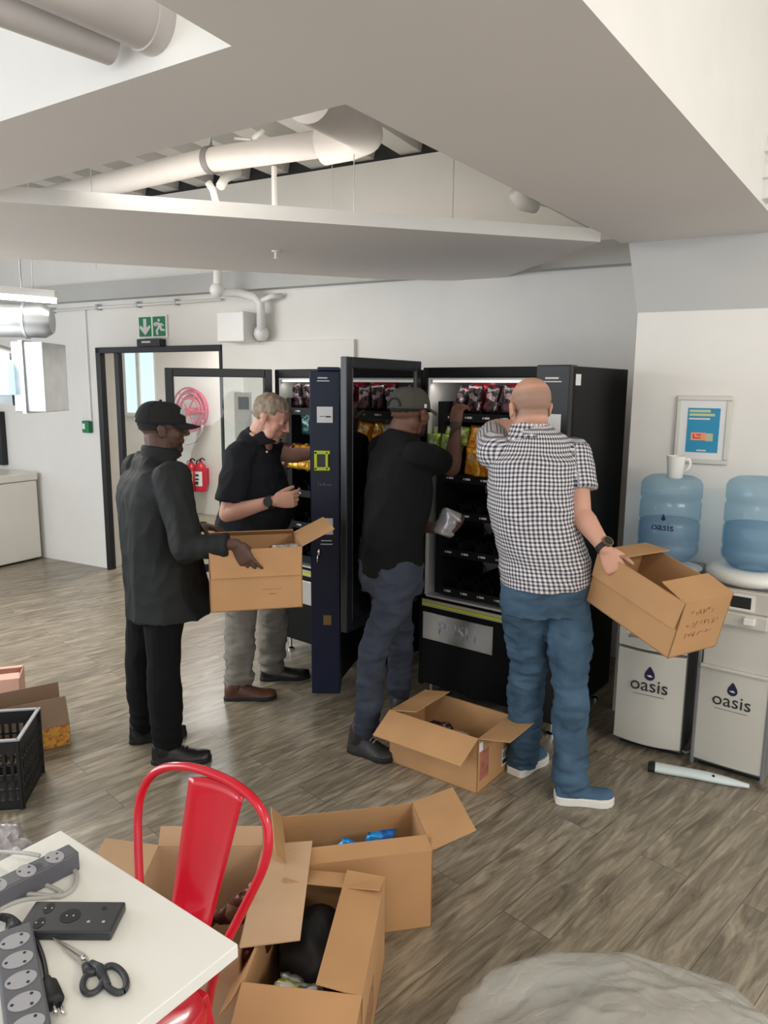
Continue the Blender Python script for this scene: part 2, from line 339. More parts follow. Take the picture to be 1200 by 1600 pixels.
M['shoe_bl'] = mat('blue_knit_shoe', (.045, .10, .16), .75, bump=.4, bscale=200, var=.15)
M['sole_w'] = mat('white_sole', (.72, .70, .64), .55, var=.04)
M['sole_k'] = mat('black_sole', (.012, .011, .010), .6, var=.1)
M['hair_g'] = mat('grey_hair', (.27, .205, .15), .7, bump=.9, bscale=130, aniso=(1, 1, .25), var=.35, vscale=30)
M['hair_k'] = mat('black_stubble_hair', (.012, .010, .009), .85, bump=.5, bscale=200, var=.2)
def gingham():
    m = bpy.data.materials.new('check_shirt_cotton'); m.use_nodes = True; nt = m.node_tree; b = nt.nodes['Principled BSDF']; N = nt.nodes.new; L = nt.links.new
    a = N('ShaderNodeAttribute'); a.attribute_name = 'uvp'; sx = N('ShaderNodeSeparateXYZ'); L(a.outputs['Vector'], sx.inputs[0])
    fac = []
    for k, per in ((0, .0185), (1, .0165)):
        d = N('ShaderNodeMath'); d.operation = 'DIVIDE'; d.inputs[1].default_value = per; L(sx.outputs[k], d.inputs[0])
        fr = N('ShaderNodeMath'); fr.operation = 'FRACT'; L(d.outputs[0], fr.inputs[0])
        pp = N('ShaderNodeMath'); pp.operation = 'PINGPONG'; pp.inputs[1].default_value = .5; L(fr.outputs[0], pp.inputs[0])
        mr = N('ShaderNodeMapRange'); mr.interpolation_type = 'SMOOTHSTEP'; mr.inputs['From Min'].default_value = .23; mr.inputs['From Max'].default_value = .29; L(pp.outputs[0], mr.inputs['Value']); fac.append(mr)
    ad = N('ShaderNodeMath'); ad.operation = 'ADD'; L(fac[0].outputs[0], ad.inputs[0]); L(fac[1].outputs[0], ad.inputs[1])
    hf = N('ShaderNodeMath'); hf.operation = 'MULTIPLY'; hf.inputs[1].default_value = .5; L(ad.outputs[0], hf.inputs[0])
    cr = N('ShaderNodeValToRGB'); e = cr.color_ramp.elements; e[0].position = 0; e[0].color = (.70, .69, .68, 1); e[1].position = 1; e[1].color = (.035, .036, .058, 1); k = e.new(.5); k.color = (.29, .275, .295, 1)
    L(hf.outputs[0], cr.inputs[0]); L(cr.outputs[0], b.inputs['Base Color']); b.inputs['Roughness'].default_value = .85; b.inputs['Specular IOR Level'].default_value = .25
    return m
M['check'] = gingham()

# ------------------------------------------------------------------ room shell
T_ = math.tan(R_(28.5)); WD = Vector((math.cos(R_(-28.5)), math.sin(R_(-28.5)), 0)); WN = Vector((-WD.y, WD.x, 0))   # along the wall / into the wall
W0 = Vector((-2.628, 6.769, 0)); WA = -math.atan2(-WD.y, WD.x)
def on_wall(x, y, off=0.0): return PL(x, y, W0 + WN * off, WN)
def wu(x, y=700, off=0.0): return (on_wall(x, y, off) - W0).dot(WD)
bw = Matrix.Translation(W0) @ Matrix.Rotation(-R_(28.5), 4, 'Z')       # wall frame: x along, y into
def uz(x, y, off=0.0):
    p = on_wall(x, y, off); return (p - W0).dot(WD), p.z
mb = MB(); mb.add([(-6, -3, 0), (6, -3, 0), (6, 12, 0), (-8, 12, 0), (-8, -3, 0)], [(0, 1, 2, 3, 4)])
struct(build(mb, 'floor', M['floor']))
DL = wu(161); DR = wu(352); DT = uz(250, 541)[1]
u_end = (Vector((1.9, 0, 0)) - W0).dot(WD)
mb = MB()
mb.box(-2.6, DL, 0, .18, 0, 3.22, T=bw); mb.box(DR, 5.4, 0, .18, 0, 3.22, T=bw); mb.box(DL, DR, 0, .18, DT, 3.22, T=bw)
struct(build(mb, 'wall_back', M['wall']))
# wall on the right, stepped forward of the back wall
RE = Vector((1.235, 3.737, 0)); rw = Matrix.Translation(RE) @ Matrix.Rotation(-R_(28.5), 4, 'Z')
mb = MB(); mb.box(0, 3.2, 0, .9, 0, 3.3, T=rw); struct(build(mb, 'wall_right', M['wall']))
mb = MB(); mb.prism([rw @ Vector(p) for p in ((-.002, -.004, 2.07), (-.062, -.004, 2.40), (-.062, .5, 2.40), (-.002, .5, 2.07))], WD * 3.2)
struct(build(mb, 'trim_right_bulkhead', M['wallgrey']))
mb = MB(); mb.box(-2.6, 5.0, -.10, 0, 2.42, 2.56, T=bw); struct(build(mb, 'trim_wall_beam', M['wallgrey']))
# boxed panel beside the doorway, slightly proud of the wall
mb = MB(); mb.box(DR + .02, wu(556), -.03, 0, 0, uz(450, 533)[1], T=bw); struct(build(mb, 'trim_wall_panel', M['wall'], bevel=.004))
# left wall with a long window opening
lw = Matrix.Translation(W0 + WD * -2.6) @ Matrix.Rotation(-R_(28.5 + 90), 4, 'Z')
mb = MB(); mb.box(-.2, 9, -.2, 0, 0, .9, T=lw); mb.box(-.2, 9, -.2, 0, 2.5, 3.3, T=lw); mb.box(-.2, 1.0, -.2, 0, .9, 2.5, T=lw); mb.box(6.5, 9, -.2, 0, .9, 2.5, T=lw)
struct(build(mb, 'wall_left', M['wall']))
mb = MB()
for u in (1.0, 2.4, 3.75, 5.1, 6.46): mb.box(u, u + .05, -.12, -.06, .9, 2.5, T=lw)
mb.box(1, 6.5, -.12, -.06, .9, .95, T=lw); mb.box(1, 6.5, -.12, -.06, 2.45, 2.5, T=lw); struct(build(mb, 'window_1', M['blackframe']))
# upper ceiling: smooth boards near, ribbed roof sheet beyond
mb = MB(); mb.box(-6, 6, -3, 4.35, 3.28, 3.34, T=None); struct(build(mb, 'ceiling', M['ceil']))
mb = MB(); prof = []
x = -5.0
while x < 6:
    prof += [(x, 3.42), (x + .14, 3.42), (x + .17, 3.25), (x + .31, 3.25), (x + .34, 3.42)]; x += .36
g1 = [bw @ Vector((a, -4.2, z)) for a, z in prof]; g2 = [bw @ Vector((a, .6, z)) for a, z in prof]
mb.rings([g1, g2], closed=False); o = struct(build(mb, 'ceiling_ribbed_sheet', M['roof'])); sm = o.modifiers.new('s', 'SOLIDIFY'); sm.thickness = .01
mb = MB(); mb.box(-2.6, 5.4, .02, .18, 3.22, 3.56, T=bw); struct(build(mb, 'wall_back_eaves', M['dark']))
# suspended rafts
def raft(pts, z, th, name, hole=None):
    m_ = MB(); m_.prism([(p.x, p.y, z) for p in pts], (0, 0, th))
    me = mesh_of(m_, name)
    me.materials.append(M['raft']); me.materials.append(M['rafte'])
    import bmesh
    bm = bmesh.new(); bm.from_mesh(me); bmesh.ops.recalc_face_normals(bm, faces=bm.faces)
    for f in bm.faces: f.material_index = 0 if abs(f.normal.z) > .7 else 1
    bm.to_mesh(me); bm.free()
    o = bpy.data.objects.new(name, me); COL.objects.link(o); return struct(o)
ZA = 2.40
A = lambda x, y, z=ZA: Vector((*PZ(x, y, z)[:2], 0))
p1, p2, p3, p4, p5, p6, p7, p8, p9 = [A(*q) for q in ((540,163),(970,380),(1200,365),(1200,330),(910,0),(362,72),(0,190),(0,297),(240,0))]
def ext(a, b, k): return b + (b - a).normalized() * k
e1, e2 = (p3 - p2), (p4 - p5)
_s = ((p2.x - p5.x) * e1.y - (p2.y - p5.y) * e1.x) / (e2.x * e1.y - e2.y * e1.x)
pc = p5 + e2 * _s
raft([p1, p2, pc, ext(p4, p5, 3.0), ext(p6, p9, 3.0), p6, ext(p6, p7, 2.5), ext(p1, p8, 2.5)], ZA, .90, 'ceiling_large_bulkhead')
ZB = 2.40
q1, q2, q3, q4, q5 = [A(x, y, ZB) for x, y in ((0,315),(938,378),(770,440),(590,436),(0,403))]
raft([ext(q2, q1, 1.5), q2, q3, q4, ext(q4, q5, 1.5)], ZB, .06, 'ceiling_raft_low')
# sprinkler under the low raft
t = thing('sprinkler_head', 'small white sprinkler hook under the low hanging ceiling raft', 'sprinkler', PZ(431, 392, ZB))
build(MB().lathe([(.022, 0), (.022, -.006), (.008, -.007), (.008, -.035), (.014, -.036), (.014, -.04)], n=16), 'body', M['pvc'], t, True, auto=40)
# corridor behind the doorway
CO = 2.75
cw = Matrix.Translation(W0 + WN * CO) @ Matrix.Rotation(-R_(28.5), 4, 'Z')
mb = MB(); mb.box(-5, 4, 0, .1, 0, 3.0, T=cw); struct(build(mb, 'wall_corridor', M['wall']))
mb = MB(); mb.box(-5, 4, .19, 2.75, 2.62, 2.7, T=bw); struct(build(mb, 'ceiling_corridor', M['ceil']))
mb = MB(); mb.box(-4.1, -4.0, .18, 2.75, 0, 2.7, T=bw); mb.box(3.4, 3.5, .18, 2.75, 0, 2.7, T=bw); struct(build(mb, 'wall_corridor_ends', M['wall']))
# door frame
dfm = MB(); fw = .06
mb = MB(); mb.box(DL, DL + .055, -.03, .03, 0, DT, T=bw); mb.box(DR - .025, DR, -.02, .03, 0, DT, T=bw); mb.box(DL, DR, -.03, .03, DT - .05, DT, T=bw)
mu = wu(188); mb.box(mu - .025, mu + .025, .0, .05, 0, DT - .05, T=bw)
struct(build(mb, 'door_1', M['blackframe'], bevel=.003))
# corridor window and its glazing bars
mb = MB(); a = PL(196, 548, W0 + WN*CO, WN); b_ = PL(222, 645, W0 + WN*CO, WN)
ua, ub = (a - W0).dot(WD), (b_ - W0).dot(WD)
mb.box(ua, ub + .25, -.02, 0, b_.z, a.z, T=cw); struct(build(mb, 'window_2', M['sky_win']))
mb = MB(); mb.box(ub - .03, ub + .03, -.05, -.02, b_.z, a.z, T=cw); mb.box(ua, ub + .25, -.05, -.02, b_.z - .04, b_.z, T=cw); struct(build(mb, 'window_2_bars', M['wall']))
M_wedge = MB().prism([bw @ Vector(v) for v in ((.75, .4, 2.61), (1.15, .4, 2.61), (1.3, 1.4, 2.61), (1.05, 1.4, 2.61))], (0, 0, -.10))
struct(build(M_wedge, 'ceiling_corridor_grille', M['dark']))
t = thing('ceiling_light', 'lit ceiling panel in the corridor behind the doorway', 'light', bw @ Vector((1.55, 1.3, 2.60)), WA)
build(MB().box(-.3, .3, -.5, .5, -.02, .01), 'frame', M['white'], t); build(MB().box(-.27, .27, -.47, .47, -.025, -.02), 'diffuser', M['lamp'], t)

# ------------------------------------------------------------------ fixtures on walls and ceiling
# exit sign
u0, zt = uz(215, 494, -.02); u1, zb = uz(261, 527, -.02)
W_ = u1 - u0; Hh = zt - zb
t = thing('exit_sign', 'green and white emergency exit sign with arrow and running figure above the doorway', 'sign', bw @ Vector((u0, -.02, zb)), WA)
build(MB().box(0, W_, 0, .018, 0, Hh), 'board', M['white'], t, bevel=.002)
def sgn(fr, name, m, y=-.002):
    mb = MB()
    for poly in fr: mb.prism([(px * W_, y, pz * Hh) for px, pz in poly], (0, .002, 0))
    return build(mb, name, m, t)
sgn([[(.04,.06),(.47,.06),(.47,.94),(.04,.94)], [(.53,.06),(.96,.06),(.96,.94),(.53,.94)]], 'green_field', M['green'])
sgn([[(.20,.86),(.31,.86),(.31,.45),(.42,.58),(.45,.46),(.255,.12),(.06,.46),(.09,.58),(.20,.45)]], 'arrow', M['ltext'], -.004)
sgn([[(.70,.76),(.735,.70),(.78,.72),(.78,.80),(.74,.84),(.71,.82)], [(.66,.70),(.76,.66),(.83,.60),(.84,.40),(.93,.36),(.95,.28),(.80,.30),(.77,.42),(.70,.30),(.72,.12),(.65,.12),(.63,.32),(.70,.46),(.70,.60),(.62,.58),(.57,.66),(.56,.60),(.60,.50),(.66,.52)], [(.80,.60),(.90,.50),(.92,.54),(.83,.66)]], 'running_figure', M['ltext'], -.004)
# door closer / sensor under it
u0, z1 = uz(213, 530, -.08); u1, z0 = uz(249, 541, -.08)
t = thing('door_sensor', 'small black motion sensor bar over the doorway', 'sensor', bw @ Vector((u0, -.08, z0)), WA)
build(MB().box(0, u1 - u0, 0, .08, 0, z1 - z0), 'housing', M['blackframe'], t, bevel=.006)
build(MB().box(.06, .16, -.002, 0, .03, .045), 'indicator', M['ltext'], t)
# call point with its conduit
u0, z1 = uz(124, 658, -.05); u1, z0 = uz(142, 676, -.05)
t = thing('call_point', 'green emergency call point on the wall left of the doorway', 'call point', bw @ Vector(((u0+u1)/2, -.05, (z0+z1)/2)), WA)
build(MB().box(-.045, .045, 0, .05, -.055, .055), 'housing', M['green'], t, bevel=.008)
build(MB().box(-.035, .0, -.003, 0, -.02, .03), 'plate', M['paper'], t)
ut, ztp = uz(131, 484, -.02)
tag(build(MB().box(ut - .012, ut + .012, -.02, 0, z1, ztp, T=bw), 'vertical_conduit', M['pvc'], bevel=.003), 'vertical white trunking running down to the green call point', 'conduit')
# horizontal conduit under the beam
ua, za = uz(62, 487, -.04); ub, zb_ = uz(345, 468, -.04)
t = thing('wall_conduit', 'thin white horizontal conduit clipped under the beam above the exit sign', 'conduit', bw @ Vector((ua, -.04, za)), WA)
build(MB().tube([(0, 0, 0), (ub - ua, 0, zb_ - za)], .011, 8), 'pipe', M['pvc'], t, True)
for px in (80, 152, 214, 274):
    uu = wu(px, 480, -.04) - ua; build(MB().box(uu - .012, uu + .012, -.015, .04, -.02 + (zb_-za)*uu/(ub-ua), .03 + (zb_-za)*uu/(ub-ua)), 'clip', M['galv'], t)
# white electrical box with elbow pipe
u0, z1 = uz(338, 488, -.22); u1, z0 = uz(381, 533, -.22)
tag(build(MB().box(u0, u1, -.22, 0, z0, z1, T=bw), 'junction_box', M['pvc'], bevel=.008), 'white rectangular housing on the wall below the beam, right of the exit sign', 'electrical box')
t = thing('drain_pipe', 'white pipe bending down the wall to a round flange above the vending machines', 'pipe', on_wall(408, 520, -.10), WA)
pp = [on_wall(340, 380, -.30), on_wall(340, 452, -.30), on_wall(345, 457, -.28), on_wall(372, 458, -.16), on_wall(398, 464, -.12), on_wall(407, 474, -.10), on_wall(408, 520, -.10)]
build(MB().tube(pp, .032, 14), 'pipe', M['pvc'], t, True, world=True)
build(MB().ball(on_wall(339, 453, -.30), .055), 'elbow_joint', M['pvc'], t, True, world=True)
build(MB().ball(on_wall(408, 521, -.08), .06), 'flange', M['pvc'], t, True, world=True)
build(MB().tube([on_wall(408, 470, -.10), on_wall(425, 463, -.10), on_wall(440, 462, -.03)], .02, 10), 'branch', M['pvc'], t, True, world=True)
# electrical panel beside the doorway, seen through the first glass door
a = on_wall(365, 612, -.03); b_ = on_wall(395, 690, -.03)
t = thing('notice_panel', 'white wall panel with a small notice, right of the doorway behind the open glass door', 'panel', on_wall(380, 650, -.03), WA)
build(MB().box((a-W0).dot(WD), (b_-W0).dot(WD), -.03, 0, b_.z, a.z, T=bw), 'board', M['white'], t, world=True, bevel=.004)
ca = on_wall(372, 620, -.035); cb = on_wall(388, 640, -.035)
build(MB().box((ca-W0).dot(WD), (cb-W0).dot(WD), -.035, -.03, cb.z, ca.z, T=bw), 'notice', M['strip'], t, world=True)
# corridor: hose reel and extinguishers on the far wall
def cp(x, y, off=0.0): return PL(x, y, W0 + WN * (CO + off), WN)
c = cp(300, 643, -.18); t = thing('hose_reel', 'coiled red fire hose reel on the corridor wall seen through the doorway', 'hose reel', c, WA)
mb = MB()
for k in range(7):
    rr = .17 + .018 * k
    mb.tube([(rr * math.cos(a), -.05 + .03 * (k % 3), rr * math.sin(a) + .004*k) for a in np.linspace(0, 2*PI, 33)], .013, 8, cap=False)
build(mb, 'coiled_hose', M['hose'], t, True)
build(MB().tube([(0, -.10, 0), (0, .16, 0)], .05, 16), 'hub', M['ext_red'], t, True, auto=40)
mb = MB()
for k in range(6): a = k * PI / 3; mb.tube([(0, -.07, 0), (.28 * math.cos(a), -.07, .28 * math.sin(a))], .008, 6)
build(mb, 'spokes', M['ext_red'], t, True)
build(MB().tube([(.22, -.04, -.10), (.20, -.05, -.25), (.10, -.05, -.38), (-.05, -.05, -.42), (-.12, -.05, -.38)], .013, 8), 'hose_end', M['cable_g'], t, True)
for px, lab in ((315, 'red fire extinguisher with a white label on the corridor wall, right one of the pair'), (300, 'red fire extinguisher on the corridor wall, left one of the pair, mostly behind a man')):
    c = cp(px, 768, -.14); t = thing('fire_extinguisher', lab, 'extinguisher', c, WA)
    build(MB().lathe([(.06, 0), (.075, .01), (.075, .30), (.06, .35), (.025, .38), (.025, .40)]), 'cylinder', M['ext_red'], t, True, auto=40)
    mb = MB()
    mb.rings([[(.077 * math.sin(a), -.077 * math.cos(a), z) for a in np.linspace(-.8, .9, 10)] for z in (.08, .27)], closed=False)
    build(mb, 'label_sheet', M['paper'], t, True)
    build(MB().box(-.03, .02, -.0795, -.079, .10, .14).box(-.03, .03, -.0795, -.079, .16, .18).box(-.03, .03, -.0795, -.079, .21, .235), 'print', M['ktext'], t)
    build(MB().tube([(0, 0, .40), (0, 0, .43), (.05, -.02, .44), (.09, -.02, .42)], .010, 8).tube([(0, 0, .42), (-.06, 0, .40), (-.09, 0, .30), (-.085, 0, .12)], .009, 8), 'valve', M['rubber'], t, True)
    build(MB().box(-.03, .03, .075, .12, .1, .3), 'bracket', M['ext_red'], t)
# tube lamp on the left
t = thing('tube_light', 'lit white fluorescent batten hanging below the ceiling at the left edge', 'light', P(40, 461, 5.1), 0)
a, b_ = P(-60, 454, 5.0), P(88, 466, 5.2)
dv = (b_ - a)
build(MB().prism([a + Vector((0, -.03, 0)), a + Vector((0, .04, 0)), a + Vector((0, .03, .05)), a + Vector((0, -.02, .05))], dv), 'batten', M['white'], t, world=True)
build(MB().tube([a + Vector((0, 0, -.018)), b_ + Vector((0, 0, -.018))], .018, 12), 'tube', M['lamp'], t, True, world=True)
build(MB().tube([a*.25 + b_*.75 + Vector((0, 0, .05)), a*.25 + b_*.75 + Vector((.02, 0, .95))], .004, 6), 'hanging_wire', M['pvc'], t, True, world=True)
# galvanised duct at the left edge
t = thing('ventilation_duct', 'galvanised steel duct with a rectangular outlet box at the left edge', 'duct', P(50, 640, 5.25), 0)
c0, c1 = P(-70, 498, 5.2), P(82, 502, 5.3)
mb = MB(); mb.tube([c0, c1 - (c1-c0)*.08, c1], [.115, .115, .085], 28); build(mb, 'round_duct', M['galv'], t, True, world=True, auto=50)
mb = MB(); mb.tube([c0 + (c1-c0)*.72, c0 + (c1-c0)*.745], .125, 28); build(mb, 'joint_ring', M['galv'], t, True, world=True, auto=50)
bx0, bx1 = P(33, 536, 5.2), P(88, 643, 5.2)
build(MB().box(bx0.x, bx1.x, 5.05, 5.42, bx1.z, bx0.z), 'outlet_box', M['galv'], t, world=True, bevel=.006)
build(MB().box(bx0.x + .06, bx0.x + .085, 5.03, 5.44, bx1.z - .01, bx0.z + .01), 'box_flange', M['galv'], t, world=True)
h0, h1 = P(-50, 552, 5.2), P(34, 640, 5.2)
fr = [(h0.x, 5.0, h0.z + .1), (h0.x, 5.5, h0.z + .1), (h0.x, 5.5, h1.z + .1), (h0.x, 5.0, h1.z + .1)]
fr2 = [(h1.x, 5.08, h0.z), (h1.x, 5.4, h0.z), (h1.x, 5.4, h1.z + .03), (h1.x, 5.08, h1.z + .03)]
build(MB().rings([[Vector(p) for p in fr], [Vector(p) for p in fr2]]), 'flared_hood', M['galv'], t, world=True)
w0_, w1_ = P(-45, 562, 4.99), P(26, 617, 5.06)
build(MB().box(w0_.x, w1_.x, 4.96, 5.06, w1_.z, w0_.z), 'glowing_panel', M['sky_win'], t, world=True, bevel=.01)  # emissive box makes the bluish bright patch on the hood
build(MB().tube([c1 - (c1-c0)*.3, c1 - (c1-c0)*.3 + Vector((0, 0, 1.2))], .006, 6), 'hanger', M['galv'], t, True, world=True)
# big duct between the rafts
t = thing('air_duct', 'long grey painted round duct with a strap, hung between the ceiling rafts', 'duct', P(330, 245, 4.9), 0)
d0, d1, d2 = P(40, 318, 5.1), P(330, 250, 4.45), P(520, 222, 4.0)
build(MB().tube([d0, d1, d2], .066, 28), 'pipe', M['duct'], t, True, world=True)
e = [P(505, 226, 4.05), P(545, 218, 3.98), P(568, 208, 3.88), P(560, 196, 3.72), P(530, 180, 3.5), P(480, 150, 3.1)]
build(MB().tube(e, .098, 28), 'elbow', M['duct'], t, True, world=True, auto=60)
dd = (d2 - d1).normalized()
build(MB().tube([d1 - dd * .02, d1 + dd * .02], .074, 28), 'strap', mat('strap_grey', (.20, .19, .19), .5, var=.05), t, True, world=True, auto=50)
build(MB().tube([P(428, 260, 4.3), P(429, 330, 4.3)], .016, 6), 'hanger_strap', M['duct'], t, world=True)
build(MB().tube([d1 + Vector((0, 0, .08)), d1 + Vector((.0, 0, .9))], .008, 6), 'hanger_rod', M['galv'], t, True, world=True)
# small white pipes in the gap
t = thing('ceiling_pipe', 'thin white pipe bending down beside the round duct strap', 'pipe', P(340, 290, 4.5), 0)
build(MB().tube([P(372, 268, 4.7), P(352, 278, 4.6), P(345, 290, 4.5)], .028, 10).tube([P(325, 285, 4.4), P(333, 297, 4.4), P(338, 318, 4.4)], .02, 10), 'bends', M['pvc'], t, True, world=True)
t = thing('ceiling_pipe', 'short white pipe elbow behind the duct near the middle of the gap', 'pipe', P(402, 212, 4.6), 0)
build(MB().tube([P(395, 218, 4.6), P(403, 210, 4.6), P(412, 203, 4.6)], .016, 10).tube([P(366, 216, 4.6), P(392, 218, 4.6)], .008, 8), 'elbow', M['pvc'], t, True, world=True)
t = thing('pipe_coupling', 'white pipe coupling with a cable at the edge of the large ceiling raft', 'pipe', P(820, 316, 4.3), 0)
build(MB().tube([P(806, 300, 4.25), P(818, 318, 4.3), P(836, 322, 4.35)], [.045, .042, .040], 16), 'coupling', M['pvc'], t, True, world=True)
build(MB().tube([P(834, 318, 4.35), P(855, 322, 4.4), P(900, 346, 4.5), P(935, 362, 4.6)], .006, 6), 'cable', M['pvc'], t, True, world=True)
# ducts above the near opening
for k, (a, b_, r, lab) in enumerate((((-60, -20), (172, 68), .030, 'lower pale pipe above the opening in the large ceiling raft'), ((40, -60), (232, 30), .044, 'upper wide pale pipe with an end collar above the opening in the ceiling raft'))):
    Yk = (2.62, 2.45)[k]
    A_, B_ = P(*a, Yk - .75), P(*b_, Yk); zz = 2.47 if k == 0 else 2.50
    A_, B_ = PZ(*a, zz), PZ(*b_, zz)
    t = thing('ceiling_duct', lab, 'duct', B_, 0)
    build(MB().tube([A_ + (A_ - B_)*.6, B_], r*1.5, 26), 'pipe', M['duct'], t, True, world=True, auto=50)
    if k: build(MB().tube([B_ - (B_-A_).normalized()*.02, B_ + (B_-A_).normalized()*.02], r*1.6, 26), 'end_collar', M['duct'], t, True, world=True, auto=50)
# pipe with flange at the right edge
c = P(1204, 262, 3.0); t = thing('wall_pipe', 'white pipe with a thick collar at the upper right edge', 'pipe', c, 0)
build(MB().tube([c + Vector((0, 0, -.12)), c + Vector((0, 0, .8))], .05, 20), 'pipe', M['pvc'], t, True, world=True, auto=50)
build(MB().tube([c + Vector((0, 0, -.05)), c + Vector((0, 0, 0))], .075, 20).tube([c + Vector((0, 0, .04)), c + Vector((0, 0, .07))], .085, 20), 'collar', M['pvc'], t, True, world=True, auto=50)
# suspension wires for the low raft
for px, Yw in ((150, 3.9), (519, 4.3), (553, 3.9), (707, 4.4)):
    q = PZ(px, 350, ZB + .06); q = Vector((q.x * Yw / q.y, Yw, ZB + .06))
    if px == 150: q = P(150, 420, 4.6)
    tag(build(MB().tube([q, Vector((q.x, q.y, 3.3 if q.y > 4.35 else 3.28))], .0025, 6), 'suspension_wire', M['galv']), 'thin wire holding up the low ceiling raft', 'wire', 'suspension wires of the low raft')
# framed poster
tl, br_ = PL(1059, 618, RE - WN*.02, WN), PL(1136, 727, RE - WN*.02, WN)
PW, PHh = (br_ - tl).dot(WD), tl.z - br_.z
pf = frame(tl, WD, WN)
t = thing('framed_poster', 'blue poster in a silver frame hanging on the wall above the water coolers', 'poster', M=Matrix.Translation(Vector((tl.x, tl.y, br_.z))) @ Matrix.Rotation(WA, 4, 'Z'))
fb = .022
mb = MB(); mb.box(0, PW, 0, .018, 0, fb).box(0, PW, 0, .018, PHh - fb, PHh).box(0, fb, 0, .018, fb, PHh - fb).box(PW - fb, PW, 0, .018, fb, PHh - fb)
build(mb, 'frame', M['silver'], t, bevel=.003)
build(MB().box(fb, PW - fb, .006, .016, fb, PHh - fb), 'mount', M['paper'], t)
bx, by, bX, bY = .052, .055, PW - .048, PHh - .058
build(MB().box(bx, bX, .004, .006, by, bY), 'print', M['poster'], t)
mb = MB(); mb.box(bx + .006, bx + .10, .003, .004, bY - .020, bY - .008).box(bx + .006, bx + .12, .003, .004, bY - .038, bY - .026); build(mb, 'heading', M['olive'], t)
build(MB().box(bx + .006, bx + .10, .003, .004, bY - .055, bY - .047).box(bx + .05, bX - .05, .003, .004, by + .006, by + .013), 'small_print', M['ltext'], t)
mb = MB().box(bx + .020, bx + .085, .003, .004, by + .058, by + .095, T=None); build(mb, 'orange_label', M['orange'], t)
build(MB().box(bx + .085, bx + .118, .003, .004, by + .055, by + .092), 'pale_label', M['cream'], t)
build(MB().box(bx + .03, bx + .065, .0025, .003, by + .066, by + .072).box(bx + .03, bx + .036, .0025, .003, by + .066, by + .088).box(bx + .045, bx + .065, .0025, .003, by + .080, by + .087), 'red_mark', M['redp'], t)
# black screen edge and freezer at the left
FW = (PZ(0, 888) - PZ(66, 873)); f0 = PZ(66, 873)
fz = thing('chest_freezer', 'large white chest freezer against the wall at the left edge', 'freezer', f0 + FW.normalized() * 0, math.atan2(FW.y, FW.x))
build(MB().box(0, 1.25, -.62, 0, .02, .78), 'cabinet', M['freezer'], fz, bevel=.012)
build(MB().box(-.008, 1.26, -.63, .008, .785, .86), 'lid', M['freezer'], fz, bevel=.012)
t = thing('wall_screen', 'edge of a black screen on the wall above the chest freezer', 'screen', on_wall(-14, 690, -.06), WA)
sa, sb = on_wall(-90, 640, -.06), on_wall(5, 727, -.06)
build(MB().box((sa-W0).dot(WD), (sb-W0).dot(WD), -.06, 0, sb.z, sa.z, T=bw), 'panel', M['blackframe'], t, world=True, bevel=.004)

# ------------------------------------------------------------------ snack packets
def packet_mesh(w_, h_, d_, seed, mtl, name='snack_packet'):
    rnd = random.Random(seed); nx, nz = 11, 15; mb = MB(); sh = []
    for sgn_ in (1, -1):
        g = []
        for k in range(nz):
            v = k / (nz - 1)
            for i in range(nx):
                u = i / (nx - 1); e_ = max(0, 1 - (2*u - 1)**4) * max(0, 1 - (2*v - 1)**6)
                q = Vector((u*7 + seed, v*7, seed*1.3))
                d = sgn_ * d_/2 * (e_ ** .6) * (1 + .45*noise.noise(q)) + .004*noise.noise(q*3)
                pinch = 1 - .10 * (1 - abs(2*v - 1))
                g.append(Vector(((u - .5) * w_ * (1 + .06*noise.noise(Vector((v*5, seed, 0)))) * pinch, d, v*h_)))
        sh.append(g)
    for g in sh:
        mb.add(g, [(k*nx+i, k*nx+i+1, (k+1)*nx+i+1, (k+1)*nx+i) for k in range(nz-1) for i in range(nx-1)])
    me = mesh_of(mb, name); me.materials.append(mtl)
    import bmesh
    bm = bmesh.new(); bm.from_mesh(me); bmesh.ops.remove_doubles(bm, verts=bm.verts, dist=.0008); bmesh.ops.recalc_face_normals(bm, faces=bm.faces); bm.to_mesh(me); bm.free()
    me.polygons.foreach_set('use_smooth', [True]*len(me.polygons))
    return me
PK = {}
def packet(kind, Mx, label, group, w_=.13, h_=.18, d_=.045):
    key = (kind, w_, h_, random.Random(len(bpy.data.objects)).randint(0, 2))
    if key not in PK: PK[key] = packet_mesh(w_, h_, d_, hash((w_, h_)) % 97 + key[3]*13 + len(kind), M[kind])
    o = bpy.data.objects.new('snack_packet', PK[key]); COL.objects.link(o); o.matrix_basis = Mx
    return tag(o, label, 'snack packet', group)

